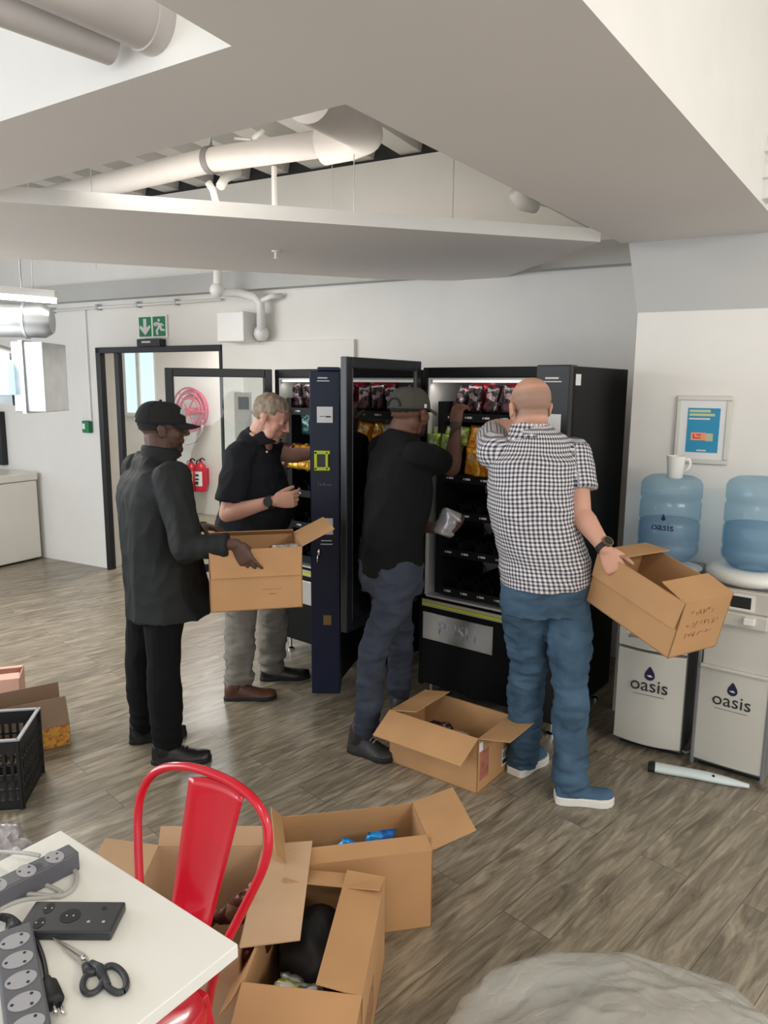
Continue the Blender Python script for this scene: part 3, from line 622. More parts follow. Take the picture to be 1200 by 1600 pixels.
# ------------------------------------------------------------------ vending machines
def machine(name_label, org, ang, W, D, Ht, swung_column, tint):
    t = thing('vending_machine', name_label, 'vending machine', (org[0], org[1], 0), ang)
    cw_ = .17; ow = W - cw_ if not swung_column else W - .03     # opening ends before the payment column
    z0 = .09
    mb = MB()
    mb.box(0, .025, 0, D, z0, Ht).box(W - .025, W, 0, D, z0, Ht).box(.025, W - .025, 0, D, Ht - .05, Ht).box(.025, W - .025, D - .03, D, z0, Ht - .05)
    mb.box(.025, W - .025, .05, D - .03, z0, z0 + .03)
    build(mb, 'cabinet', M['black'], t, bevel=.004)
    mb = MB(); mb.box(.026, .034, .012, .5, .60, Ht - .051).box(.034, ow, .012, .5, Ht - .062, Ht - .052).box(ow - .008, ow, .012, .5, .60, Ht - .062).box(.034, ow - .008, .46, .5, .60, Ht - .062)
    mb.box(.034, ow, .012, .5, .590, .600)
    build(mb, 'lining', M['lining'], t)
    stp = build(MB().box(.05, ow - .02, .015, .03, Ht - .075, Ht - .062), 'light_strip', M['lamp2'], t)
    la_ = bpy.data.lights.new('interior_light', 'AREA'); la_.shape = 'RECTANGLE'; la_.size = ow - .1; la_.size_y = .02; la_.energy = .3; la_.color = (1, .97, .92)
    lo_ = bpy.data.objects.new('interior_light', la_); COL.objects.link(lo_); lo_.parent = t; lo_.location = (ow/2, .03, Ht - .08); lo_.rotation_euler = (R_(25), 0, 0)
    # lower front
    mb = MB(); mb.box(.025, ow, -.012, .05, z0 + .02, .585); build(mb, 'lower_panel', M['black'], t, bevel=.005)
    build(MB().box(.03, ow - .005, -.016, -.012, .567, .583).box(.03, ow - .005, -.016, -.012, .545, .552), 'pale_strip', M['cream'], t)
    build(MB().box(.03, ow - .005, -.016, -.0125, .553, .565), 'yellow_strip', M['yellow'], t)
    fl = build(MB().box(.04, .47, -.022, -.012, .365, .515), 'delivery_flap', M['steel'], t, bevel=.003)
    if not swung_column: text('PUSH', .10, M['galv'], fl, (.255, -.024, .44), 'push_lettering', ext=.003)
    for fx in (.05, W - .05):
        for fy in (.06, D - .06):
            build(MB().lathe([(.025, 0), (.025, .012), (.010, .02), (.010, z0 + .002)], (fx, fy, 0), 14), 'foot', M['chrome'], t, True, auto=40)
    # trays
    rnd = random.Random(3)
    for zt in (1.56, 1.25, 1.06, .86, .65):
        mb = MB(); x0, x1 = .125, ow - .02
        mb.box(x0, x1, .03, .45, zt - .012, zt - .006).box(x0, x1, .018, .03, zt - .03, zt + .012).box(x0, x0 + .006, .03, .45, zt, zt + .05).box(x1 - .006, x1, .03, .45, zt, zt + .05)
        tr = build(mb, 'tray', M['blackin'], t)
        n = 5; lb = MB(); cl = MB()
        for k in range(n):
            xc = x0 + (x1 - x0) * (k + .5) / n
            lb.box(xc - .016, xc + .012, .0165, .018, zt - .013, zt - .003).box(xc - .028, xc - .022, .0165, .018, zt - .013, zt - .004)
            pts = [(xc + .03*math.cos(a), .05 + .36 * a / (12*PI), zt + .035 + .03*math.sin(a)) for a in np.linspace(0, 12*PI, 96)]
            cl.tube(pts, .0018, 5)
        build(lb, 'price_labels', M['ltext'], tr); build(cl, 'spirals', M['blackin'], tr, True)
        dv_ = MB()
        for k in range(1, n): xd = x0 + (x1 - x0)*k/n; dv_.box(xd - .002, xd + .002, .03, .45, zt, zt + .045)
        build(dv_, 'dividers', M['blackin'], tr)
    build(MB().box(.085, .125, .02, .45, .62, 1.63), 'tray_rail', M['blackin'], t)
    return t, ow
# right machine (with its payment column in place)
A2 = -R_(38); m2o = (.195, 3.87); W2, D2 = .82, .68
m2, ow2 = machine('tall black vending machine on the right with snack trays and a steel push flap', m2o, A2, W2, D2, 1.80, False, 0)
mf2 = Matrix.Translation((m2o[0], m2o[1], 0)) @ Matrix.Rotation(A2, 4, 'Z')
col = build(MB().box(ow2 + .004, W2, -.03, .05, .10, 1.805), 'payment_column', M['grey_col'], m2, bevel=.006)
build(MB().box(ow2 + .05, ow2 + .115, -.0315, -.03, 1.742, 1.750).box(ow2 + .04, ow2 + .13, -.0315, -.03, 1.728, 1.733), 'brand_lines', M['ltext'], col)
build(MB().box(ow2 + .045, ow2 + .135, -.0315, -.03, 1.50, 1.585), 'notice', M['paper'], col)
build(MB().box(W2 + .0, W2 + .0015, .03, .085, 1.715, 1.765), 'side_sticker', M['paper'], m2)
# left machine
A1 = -R_(40); m1o = (-.68, 4.62)
m1, ow1 = machine('tall black vending machine on the left, its navy payment column swung open', m1o, A1, .85, .66, 1.80, True, 0)
# swung payment column, faces the camera
YC = 3.72
def cx(px): return P(px, 700, YC).x
def cz(y): return P(510, y, YC).z
x0, x1 = cx(484), cx(531)
col = build(MB().box(x0, x1, YC, YC + .30, .085, 1.775).box(x0 + .04, x1, YC - .004, YC + .26, 1.775, 1.795), 'payment_column', M['navy'], m1, bevel=.006, world=True)
def cb(a, b, y0, y1, d=.003): return MB().box(cx(a), cx(b), YC - d, YC, cz(y1), cz(y0))
def cpart(mb, n, m, **k): return build(mb, n, m, col, world=True, **k)
mb = cb(497, 512, 589.5, 591.5); mb.box(cx(496), cx(515), YC - .003, YC, cz(596), cz(594.4)); cpart(mb, 'brand_lines', M['ltext'])
cpart(cb(495.5, 520, 635.5, 660.5), 'notice', M['paper']); mb = cb(500, 507, 650, 650.8, .004); mb.box(cx(509), cx(517), YC - .004, YC - .003, cz(652), cz(650)); cpart(mb, 'notice_print', M['ktext'])
mb = MB()
mb.box(cx(491.5), cx(496), YC - .02, YC, cz(734), cz(705)).box(cx(509), cx(513), YC - .02, YC, cz(734), cz(705)).box(cx(491.5), cx(516), YC - .02, YC, cz(709.5), cz(704)).box(cx(491.5), cx(516), YC - .02, YC, cz(735), cz(729.5))
rd = cpart(mb, 'card_reader', M['yellow'], bevel=.003); build(MB().box(cx(496), cx(509), YC - .012, YC, cz(729.5), cz(709.5)), 'reader_screen', M['plug_d'], rd, world=True)
mb = MB()
for a, b, q in ((497, 498, 753), (500, 503, 756), (505, 508, 755), (510, 518, 757)): mb.box(cx(a), cx(b), YC - .002, YC, cz(759), cz(q))
cpart(mb, 'payment_symbols', M['strip'])
cpart(cb(499, 520, 809.5, 835, .006), 'steel_coin_plate', M['steel'])
mb = cb(501, 518, 844, 845.5); mb.box(cx(500), cx(519), YC - .003, YC, cz(851), cz(849.5)); cpart(mb, 'slot_lines', M['ltext'])
mb = MB().tube([Vector((cx(498), YC - .01, cz(858))), Vector((cx(498), YC - .01, cz(866)))], .008, 8).tube([Vector((cx(496), YC - .012, cz(866))), Vector((cx(495), YC - .014, cz(878)))], .004, 6); cpart(mb, 'key', M['chrome'], smooth=True)
cpart(cb(504, 517, 961, 976, .006), 'bronze_lock_plate', M['bronze'])
# bridge so the column hangs on the machine
build(MB().prism([(x1 - .05, YC + .2, .12), (x1, YC + .12, .12), (x1 + .08, 4.16, .12), (x1 - .02, 4.22, .12)], (0, 0, 1.66)), 'column_hinge', M['black'], m1, world=True)
# glass doors
def glass_door(m, hinge, outer, z0, z1, gmat, fr=.045, name='glass_door'):
    hinge = Vector((*hinge, 0)); outer = Vector((*outer, 0)); L = (outer - hinge).length
    F_ = frame(hinge, outer - hinge, Vector((-(outer - hinge).y, (outer - hinge).x, 0)))
    mb = MB(); th = .035
    mb.box(0, fr, -th, 0, z0, z1, T=F_).box(L - fr, L, -th, 0, z0, z1, T=F_).box(fr, L - fr, -th, 0, z1 - .05, z1, T=F_).box(fr, L - fr, -th, 0, z0, z0 + .05, T=F_)
    d = build(mb, name, M['blackframe'], m, world=True, bevel=.004)
    build(MB().box(fr, L - fr, -.014, -.009, z0 + .05, z1 - .05, T=F_), 'glass_pane', gmat, d, world=True)
    build(MB().box(fr, fr + .008, -.032, -.002, z0 + .05, z1 - .05, T=F_).box(L - fr - .006, L - fr, -.032, -.002, z0+.05, z1-.05, T=F_), 'seal', M['strip'], d, world=True)
    return d, F_, L
d1_, _, _ = glass_door(m1, (-.69, 4.59), (-1.285, 4.38), .56, 1.80, M['glass'])
d2_, F2, L2 = glass_door(m2, (.185, 3.84), (-.168, 3.29), .57, 1.83, M['glass_dark'])
# contents of the trays
def tray_items(frame_, ang, x0, x1, n, zt, kind, lab, grp, w_=.11, h_=.16, y=.05, lean=.0, rows=1):
    for r in range(rows):
        for k in range(n):
            xx = x0 + (x1 - x0) * (k + .5) / n
            Mx = frame_ @ Matrix.Translation((xx + random.uniform(-.008, .008), y + .07*r, zt + .006)) @ Matrix.Rotation(random.uniform(-.35, .35), 4, 'Z') @ Matrix.Rotation(random.uniform(-.22, .22) + lean, 4, 'Y') @ Matrix.Rotation(random.uniform(-.25, .15), 4, 'X')
            packet(kind, Mx, lab, grp, w_, h_)
mf1 = Matrix.Translation((m1o[0], m1o[1], 0)) @ Matrix.Rotation(A1, 4, 'Z')
tray_items(mf2, A2, .13, .62, 5, 1.56, 'f_dark', 'dark snack packet standing on the top tray of the right vending machine', 'dark packets on the top tray, right machine', .09, .15, lean=.25)
tray_items(mf2, A2, .17, .62, 4, 1.56, 'f_red', 'red snack packet at the back of the top tray of the right vending machine', 'red packets on the top tray, right machine', .10, .17, y=.13)
tray_items(mf2, A2, .045, .19, 2, 1.34, 'f_green', 'green snack packet piled at the left of the right vending machine', 'green packets, right machine', .085, .12, y=.0, rows=2)
tray_items(mf2, A2, .06, .24, 3, 1.40, 'f_green', 'smaller green snack packet on top of the green pile, right vending machine', 'upper green packets, right machine', .07, .10, y=.05)
tray_items(mf2, A2, .24, .44, 2, 1.25, 'f_orange', 'orange snack packet standing on the second tray of the right vending machine', 'orange packets, right machine', .11, .15, y=.04)
tray_items(mf2, A2, .24, .44, 2, 1.37, 'f_orange', 'orange snack packet on top of the second tray pile of the right vending machine', 'upper orange packets, right machine', .11, .14, y=.06)
tray_items(mf1, A1, .13, .33, 2, 1.56, 'f_dark', 'dark snack packet on the top tray of the left vending machine', 'dark packets on the top tray, left machine', .09, .15)
tray_items(mf1, A1, .20, .40, 2, 1.40, 'f_teal', 'teal green snack packet in the left vending machine', 'teal packets, left machine', .10, .14)
tray_items(mf1, A1, .04, .20, 2, 1.20, 'f_brown', 'brown foil snack packet stacked in the left vending machine', 'brown packets, left machine', .11, .15, y=-.02, rows=2)
tray_items(mf1, A1, .16, .40, 3, 1.20, 'f_yellow', 'yellow snack packet stacked in the left vending machine', 'yellow packets, left machine', .11, .15, y=-.03, rows=2)

# ------------------------------------------------------------------ water coolers
def drop_logo(parent, cx_, z, y, s):
    pts = []
    for k in range(20):
        a = PI*(-.5) + 2*PI*k/20
        pts.append((cx_ + .5*s*math.cos(a) * (1 if math.sin(a) < .2 else (1 - (math.sin(a)-.2)*.75)), y, z + s*(.5*math.sin(a) if math.sin(a) < 0 else .95*math.sin(a))))
    build(MB().prism(pts, (0, .001, 0)), 'drop_emblem', M['dtext'], parent)
    build(MB().prism([(cx_ - .3*s, y - .001, z + .02*s), (cx_ - .05*s, y - .001, z - .12*s), (cx_ + .3*s, y - .001, z - .10*s), (cx_ + .1*s, y - .001, z + .1*s), (cx_ - .1*s, y - .001, z + .05*s)], (0, .001, 0)), 'emblem_highlight', M['ltext'], parent)
def bottle(loc, lab, logo, r=.135, h=.42, group=None):
    t = thing('water_bottle', lab, 'water bottle', loc, 0)
    prof = [(.028, -.06), (.028, 0), (.05, .012), (.10, .03), (r-.004, .065), (r, .08), (r, .10), (r-.003, .108), (r-.003, .118), (r, .126), (r, .20), (r-.004, .208), (r-.004, .22), (r, .228), (r, .30), (r-.005, .308), (r-.005, .32), (r, .328), (r, .385), (r-.010, .405), (r-.035, .42), (r-.06, .417), (0.002, .41)]
    build(MB().lathe(prof, n=48, cap=False), 'shell', M['bottle'], t, True)
    lv = .215
    pw = [(max(a-.006, .001), b) for a, b in prof if b < lv and b > 0] + [(r-.009, lv), (.002, lv)]
    build(MB().lathe(pw, n=48), 'water', M['water'], t, True)
    return t
def cooler(lab, org, ang, W, D, bow, mat_front, gap):
    t = thing('water_cooler', lab, 'water cooler', (org[0], org[1], 0), ang)
    n = 14
    def front(z0, z1, x0=0., x1=W, dy=0):
        mb = MB(); a = [];
        for z in (z0, z1):
            a.append([Vector((x0 + (x1-x0)*k/n, -bow*math.sin(PI*(x0 + (x1-x0)*k/n)/W) + dy, z)) for k in range(n+1)] + [Vector((x1, .04, z)), Vector((x0, .04, z))])
        return mb.rings(a)
    build(MB().box(0, W, .04, D, .02, .88), 'cabinet', M['silver2'], t, bevel=.008)
    build(MB().box(.02, W-.02, .06, D-.03, 0, .03), 'plinth', M['rubber'], t)
    build(front(.05, .50), 'lower_front', mat_front, t, True, auto=30, bevel=.003)
    return t, front
c1o, c1a = (1.119, 3.35), math.atan2(-.163, .256)
t, fr_ = cooler('silver bow-fronted water cooler nearer the vending machine', c1o, c1a, .304, .33, .028, M['silver'], 0)
build(fr_(.515, .56), 'drip_rail', M['silver'], t, True, auto=30)
build(fr_(.56, .74, 0, .035), 'left_pillar', M['silver'], t, True, auto=30); build(fr_(.56, .74, .27, .304), 'right_pillar', M['silver'], t, True, auto=30)
build(MB().box(.035, .27, .03, .035, .56, .74), 'recess', M['white'], t); build(MB().box(.045, .26, -.015, .03, .555, .568), 'drip_tray', M['silver2'], t, bevel=.004)
build(fr_(.74, .86), 'upper_front', M['silver'], t, True, auto=30)
build(MB().box(-.02, .0, .10, .33, .30, .86), 'side_panel', M['white'], t)
build(MB().lathe([(.155, .86), (.16, .88), (.12, .885), (.05, .88)], (.152, .165, 0), 40), 'bottle_collar', M['white'], t, True, auto=40)
for q in (.11, .19): build(MB().tube([(q, -.03, .72), (q, -.03, .69)], .010, 10).box(q - .016, q + .016, -.055, -.02, .72, .745), 'tap', M['white'], t)
drop_logo(t, .155, .395, -.031, .046); text('oasis', .088, M['ktext'], t, (.155, -.0305, .345), 'brand_lettering'); build(MB().box(.085, .225, -.0300, -.0292, .298, .300), 'tagline', M['strip'], t)
c2o, c2a = (1.409, 3.146), math.atan2(-.182, .231)
t2, fr_ = cooler('flat-fronted silver water cooler at the right edge with two white taps', c2o, c2a, .305, .34, .006, M['silver'], 0)
build(MB().box(0, .014, -.006, .04, .02, .86).box(.291, .305, -.006, .04, .02, .86), 'side_strips', M['silver2'], t2, bevel=.003)
build(MB().box(.018, .287, .0, .03, .50, .71), 'recess_panel', M['silver'], t2, bevel=.006); build(MB().box(.014, .291, -.02, .04, .49, .505), 'drip_tray', M['silver'], t2, bevel=.004)
build(MB().box(.014, .291, -.012, .03, .765, .86), 'upper_front', M['silver'], t2, bevel=.006)
build(MB().box(.10, .21, -.016, -.012, .775, .845), 'display', M['white'], t2); build(MB().box(.115, .195, -.018, -.016, .785, .835), 'display_screen', M['ktext'], t2)
build(MB().box(.04, .27, -.03, .03, .70, .765), 'tap_housing', M['silver'], t2, bevel=.008)
for q in (.075, .20): build(MB().box(q - .022, q + .022, -.055, -.02, .725, .755), 'tap', M['white'], t2, bevel=.004)
build(MB().lathe([(.15, .865), (.185, .885), (.19, .905), (.17, .925), (.11, .93), (.05, .92)], (.152, .17, 0), 44), 'bottle_collar', M['white'], t2, True, auto=60)
drop_logo(t2, .152, .405, -.008, .042); text('oasis', .082, M['ktext'], t2, (.152, -.0075, .355), 'brand_lettering'); build(MB().box(.085, .22, -.0070, -.0062, .312, .314), 'tagline', M['strip'], t2)
cf1 = Matrix.Translation((*c1o, 0)) @ Matrix.Rotation(c1a, 4, 'Z'); cf2 = Matrix.Translation((*c2o, 0)) @ Matrix.Rotation(c2a, 4, 'Z')
bt = bottle(cf1 @ Vector((.152, .165, .885)), 'blue water bottle with a white mug on top, on the left cooler', True)
bt.rotation_euler.z = c1a
text('oasis', .050, M['dtext'], bt, (0, -.1365, .20), 'brand_lettering')
build(MB().prism([(-.01, -.1365, .235), (.0, -.1365, .262), (.012, -.1365, .235), (.0, -.1365, .228)], (0, .001, 0)), 'drop_emblem', M['dtext'], bt)
bottle(cf2 @ Vector((.152, .17, .905)), 'blue water bottle upside down on the right cooler at the edge', False)
mg = thing('mug', 'white mug standing on top of the left water bottle', 'mug', cf1 @ Vector((.165, .15, .885 + .4105)), 0)
build(MB().lathe([(.030, 0), (.033, .004), (.041, .10), (.042, .105), (.038, .105), (.036, .095), (.028, .012), (.002, .010)], n=32), 'cup', M['white'], mg, True, auto=50)
build(MB().tube([(.037, -.01, .088), (.055, -.012, .090), (.062, -.012, .072), (.056, -.012, .050), (.036, -.01, .032)], [.007, .007, .007, .006, .005], 10), 'handle', M['white'], mg, True)
tag(build(MB().tube([PZ(1082, 1098, .18), PZ(1072, 1120, .12), PZ(1064, 1150, .05), PZ(1062, 1172, .012), PZ(1072, 1176, .012), PZ(1082, 1172, .015)], .0065, 8), 'drain_tube', M['cable_g'], smooth=True), 'thin grey tube hanging between the two water coolers', 'tube')
# mop handle lying in front of the coolers
a, b_ = PZ(1012, 1203), PZ(1170, 1232)
t = thing('mop_handle', 'pale teal and white plastic handle lying on the floor before the coolers', 'handle', (a.x, a.y, 0), math.atan2(b_.y - a.y, b_.x - a.x))
L_ = (b_ - a).length
def orr(x, ry, rz, dy=0): return [Vector((x, dy + ry*math.cos(q), rz + rz*math.sin(q))) for q in [2*PI*k/14 for k in range(14)]]
build(MB().rings([orr(0, .030, .018), orr(.012, .034, .021), orr(.03, .034, .021)]), 'end_cap', M['rubber'], t, True, auto=50)
build(MB().rings([orr(.03, .032, .020), orr(.10, .031, .020), orr(.18, .030, .019, .004), orr(.25, .033, .018, .004), orr(.33, .026, .016), orr(L_, .010, .010)]), 'grip', M['moppale'], t, True, auto=50)
build(MB().ball((.27, -.012, .034), .006), 'button', M['rubber'], t, True)

def crumple(name, c, r, seed, m, lab, cat, amp=.35, n=40, squash=1):
    mb = MB(); mb.ball((0, 0, 0), r, n)
    for i, v in enumerate(mb.v):
        k = 1 + amp*noise.noise(Vector(v).normalized()*2.3 + Vector((seed, 0, 0))) + amp*.5*abs(noise.noise(Vector(v).normalized()*6 + Vector((0, seed, 0))))
        q = v * k; mb.v[i] = Vector((q.x, q.y, max(q.z * squash, -r[2]*.98)))
    o = build(mb, name, m, smooth=True, auto=35); o.location = c
    return tag(o, lab, cat)
# ------------------------------------------------------------------ cardboard cartons
TH_ = .004
def carton(label, Mx, L, W, Hh_, flaps, mt='card', name='cardboard_box', inner=None):
    t = thing(name, label, 'cardboard box', M=Mx)
    x, y = L/2, W/2
    mb = MB().box(-x, x, -y, y, 0, TH_).box(-x, x, -y, -y + TH_, 0, Hh_).box(-x, x, y - TH_, y, 0, Hh_).box(-x, -x + TH_, -y, y, 0, Hh_).box(x - TH_, x, -y, y, 0, Hh_)
    build(mb, 'body', M[mt], t)
    for side, (ln, ang, *sk) in flaps.items():
        a = R_(ang); sk = sk[0] if sk else 0
        if side in 'fb':
            s_ = -1 if side == 'f' else 1; h0, h1 = Vector((-x, s_*y, Hh_)), Vector((x, s_*y, Hh_)); out = Vector((0, s_, 0))
        else:
            s_ = -1 if side == 'l' else 1; h0, h1 = Vector((s_*x, -y, Hh_)), Vector((s_*x, y, Hh_)); out = Vector((s_, 0, 0))
        d = Vector((0, 0, 1)) * math.cos(a) + out * math.sin(a); al = (h1 - h0).normalized(); ins = .006
        nr = al.cross(d).normalized()
        if nr.dot(Vector((0, 0, 1)) * math.sin(a) - out * math.cos(a)) < 0: nr = -nr
        pts = []
        nseg = 4
        lo = [h0 + d*ln*k/nseg + al*ins*k/nseg + nr*sk*(k/nseg)**2 for k in range(nseg+1)]; hi = [h1 + d*ln*k/nseg - al*ins*k/nseg + nr*sk*(k/nseg)**2 for k in range(nseg+1)]
        mb = MB()
        vs = lo + hi + [p + nr*.0035 for p in lo] + [p + nr*.0035 for p in hi]; m_ = nseg + 1; fs = []
        for k in range(nseg):
            fs += [(k, k+1, m_+k+1, m_+k), (2*m_+k, 3*m_+k, 3*m_+k+1, 2*m_+k+1), (k, 2*m_+k, 2*m_+k+1, k+1), (m_+k, m_+k+1, 3*m_+k+1, 3*m_+k)]
        fs += [(0, m_, 3*m_, 2*m_), (nseg, 2*m_+nseg, 3*m_+nseg, m_+nseg)]
        mb.add(vs, fs); build(mb, 'flap', M[mt], t)
    return t
def fl(x, y, ang): return Matrix.Translation((x, y, 0)) @ Matrix.Rotation(ang, 4, 'Z')
def on_floor(fl_corner, fr_corner, W, *_):
    a, b = Vector(fl_corner), Vector(fr_corner); d = (b - a).normalized(); n = Vector((-d.y, d.x)); c = (a + b)/2 + n*W/2
    return Matrix.Translation((c.x, c.y, 0)) @ Matrix.Rotation(math.atan2(d.y, d.x), 4, 'Z'), (b - a).length
# box by the vending machine
Mx, L1 = on_floor((.034, 3.169), (.404, 2.893), .29)
bx1 = carton('open cardboard box on the floor in front of the right vending machine', Mx, L1, .29, .25, {'f': (.150, 118), 'b': (.14, 172), 'l': (.145, -78), 'r': (.145, 80)})
build(MB().box(L1/2, L1/2 + .0006, .075, .125, .03, .11), 'shipping_label', M['paper'], bx1)
lb = MB()
for k in range(7): lb.box(L1/2 + .0006, L1/2 + .001, .08 + .006*k, .0825 + .006*k, .07, .10)
lb.box(L1/2 + .0006, L1/2 + .001, .08, .12, .04, .06)
build(lb, 'label_print', M['ktext'], bx1)
build(MB().box(L1/2, L1/2 + .0005, -.125, -.05, .05, .18), 'reddish_print', mat('reddish_print', (.36, .13, .08), .8, var=.3, vscale=30), bx1)
build(MB().box(L1/2, L1/2 + .0006, -.135, -.105, .185, .225), 'small_label', M['paper'], bx1)
def inbox(bx, items):
    for kind, x, y, z, rx, ry, rz, lab, w_, h_ in items:
        packet(kind, bx.matrix_basis @ Matrix.Translation((x, y, z)) @ Matrix.Rotation(rz, 4, 'Z') @ Matrix.Rotation(rx, 4, 'X') @ Matrix.Rotation(ry, 4, 'Y'), lab[0], lab[1], w_, h_)
lw_ = ('white foil packet inside the box before the right vending machine', 'white packets in the box by the machine')
lx_ = ('dark foil packet inside the box before the right vending machine', 'dark packets in the box by the machine')
inbox(bx1, [('f_white', .03, .03, .135, 1.15, 0, .2, lw_, .14, .15), ('f_white', .11, .02, .12, 1.1, .1, -.2, lw_, .12, .14), ('f_white', .12, .09, .10, 1.2, 0, .2, lw_, .12, .14),
            ('f_dark', -.07, .04, .13, 1.0, .2, .3, lx_, .12, .15), ('f_dark', -.12, -.01, .09, .9, -.2, .2, lx_, .12, .13)])
# box with blue packets
Mx = fl(-.065, 2.215, R_(11.5)); L2_, W2_, H2_ = .455, .27, .27
c_ = Vector((.163, 2.108)); d_ = Vector((math.cos(R_(11.5)), math.sin(R_(11.5)))); n_ = Vector((-d_.y, d_.x)); cc = c_ - d_*L2_/2 + n_*W2_/2
bx2 = carton('open cardboard box with blue packets on the floor right of the red chair', fl(cc.x, cc.y, R_(11.5)), L2_, W2_, H2_, {'f': (.13, -65, .0), 'r': (.135, 78), 'l': (.10, -20), 'b': (.0, 0) } if False else {'f': (.065, -78), 'r': (.15, 72), 'l': (.055, 40)})
lb_ = ('blue and white snack packet lying in the open box right of the red chair', 'blue packets in the middle box')
inbox(bx2, [('f_blue', -.10, .02, .105, .25, .75, .1, lb_, .14, .17), ('f_blue', .05, .03, .09, .15, .25, .4, lb_, .12, .17), ('f_blue', .12, .02, .07, .3, -.3, -.4, lb_, .12, .16)])
# nearest box
tp = [PZ(*q, .27)[:2] for q in ((602, 1370), (461, 1359), (566, 1557), (386, 1538))]
a3 = Vector(tp[0]); c3 = Vector(tp[2]); d3 = (a3 - c3).normalized()       # right edge, going away
yaw3 = math.atan2(d3.y, d3.x) - PI/2; L3 = (a3 - c3).length; nn = Vector((-d3.y, d3.x)); cc = (a3 + c3)/2 + nn*.148
bx3 = carton('nearest open cardboard box, beside the white table, with glossy green packets inside', fl(cc.x, cc.y, yaw3), .296, L3, .27, {'b': (.085, -78), 'r': (.115, -82), 'f': (.135, 105), 'l': (.12, 160, .02)})
lg = ('green and silver foil packet inside the nearest cardboard box', 'packets in the nearest box')
inbox(bx3, [('f_green', -.07, -.13, .10, .3, .3, .1, lg, .11, .14), ('f_silver', .0, -.13, .10, .35, -.2, .3, lg, .11, .14), ('f_silver', -.04, -.08, .09, .4, .3, -.5, lg, .11, .14)])
crumple('black_bag', bx3.matrix_basis @ Vector((-.03, .06, .125)), (.10, .13, .115), 8, M['rubber'], 'black plastic bag filling the back of the nearest cardboard box', 'bag', amp=.12)
build(MB().box(.148, .1486, -L3*.4, -L3*.05, .06, .16), 'faint_print', M['card2'], bx3)
# box behind the chair
h0, h1 = PZ(412, 1321, .27), PZ(375, 1482, .27); dv = (h0 - h1); yaw4 = math.atan2(dv.y, dv.x) - PI/2; Ln4 = Vector((dv.x, dv.y)).length
nn = Vector((-dv.y, dv.x, 0)).normalized(); cc = (h0 + h1)/2 + nn*.165
bx4 = carton('open cardboard box of brown packets standing behind the red chair', fl(cc.x, cc.y, yaw4), .33, Ln4, .27, {'r': (.155, 84), 'l': (.165, 80), 'b': (.06, 15)}, 'card_lt')
lk = ('brown and silver chocolate packet in the box behind the red chair', 'brown packets in the box behind the chair')
inbox(bx4, [('f_brown', x, y, z, rx, ry, rz, lk, .12, .15) for x, y, z, rx, ry, rz in ((.08, .02, .16, .5, .6, .3), (.12, .10, .14, .6, -.4, .8), (.03, -.06, .15, .9, .1, 0), (.10, -.12, .14, .8, .5, .6), (-.03, .08, .12, 1, 0, .2), (-.08, -.02, .13, 1.1, .3, 1.2))])
# carton at the left with printed snacks
bxl = fl(-1.74, 3.30, R_(33))
t = carton('low opened cardboard box with a yellow snack print, behind the black crate', bxl, .34, .22, .11, {'f': (.13, -12), 'b': (.14, -8), 'l': (.10, 30)}, 'card_gr')
a, b_ = PZ(66, 1174), PZ(111, 1163)
dd_ = Vector((b_.x - a.x, b_.y - a.y)).normalized(); nn = Vector((-dd_.y, dd_.x)); cc = Vector((b_.x, b_.y)) - dd_*.17 + nn*.11
t.matrix_basis = fl(cc.x, cc.y, math.atan2(dd_.y, dd_.x))
build(MB().box(-.165, .168, -.1112, -.1102, .005, .105), 'snack_print', M['f_pizza'], t)
c = PZ(-8, 1125); t = carton('pale pink carton behind the black crate at the left edge', fl(c.x - .06, c.y + .14, R_(20)), .26, .2, .19, {'f': (.06, -80), 'b': (.06, -80)}, 'pink')
# carton held by the man in the jacket
cA = P(472, 854, 3.02); LA, WA_, HA = .38, .30, .262
yA = R_(14); dA = Vector((math.cos(yA), math.sin(yA), 0)); nA = Vector((-dA.y, dA.x, 0))
oA = Vector((cA.x, cA.y, cA.z - HA)) - dA*LA/2 + nA*WA_/2
bxA = carton('cardboard box carried by the man in the dark jacket', Matrix.Translation(oA) @ Matrix.Rotation(yA, 4, 'Z'), LA, WA_, HA, {'f': (.118, 176), 'r': (.155, 64), 'b': (.05, -60)})
build(MB().box(.02, .10, -WA_/2 - .0014, -WA_/2 - .0004, .085, .088).box(.05, .08, -WA_/2 - .0014, -WA_/2 - .0004, .065, .068), 'faint_print', M['card2'], bxA)
packet('f_silver', bxA.matrix_basis @ Matrix.Translation((.13, 0, .12)) @ Matrix.Rotation(.6, 4, 'X'), 'silver packet inside the box carried by the man in the jacket', None, .14, .17)
# carton held by the man in the checked shirt
def euler_np(a, b, c): return Matrix.Rotation(a, 4, 'Z') @ Matrix.Rotation(b, 4, 'Y') @ Matrix.Rotation(c, 4, 'X')
LD, WD_, HD = .429, .26, .231
MD = Matrix.Translation((1.051, 2.755, .912)) @ euler_np(-1.06, .255, .013) @ Matrix.Translation((0, 0, -HD/2))
bxD = carton('tilted cardboard box held by the man in the checked shirt', MD, LD, WD_, HD, {'f': (.11, 176), 'l': (.125, -78), 'r': (.12, -80)})
sc = MB(); rnd = random.Random(5)
for row, (zz, n) in enumerate(((.165, 6), (.115, 8), (.07, 7))):
    yy = -.085
    for k in range(n):
        pts = [(LD/2 + .0012, yy + .013*rnd.random() + .003*j, zz + .026*rnd.random()) for j in range(4)]
        sc.tube(pts, .0011, 5); yy += .0225
build(sc, 'handwriting', M['card2'], bxD)
lo = ('pale gold foil packet inside the tilted box held by the checked shirt man', 'packets in the tilted box')
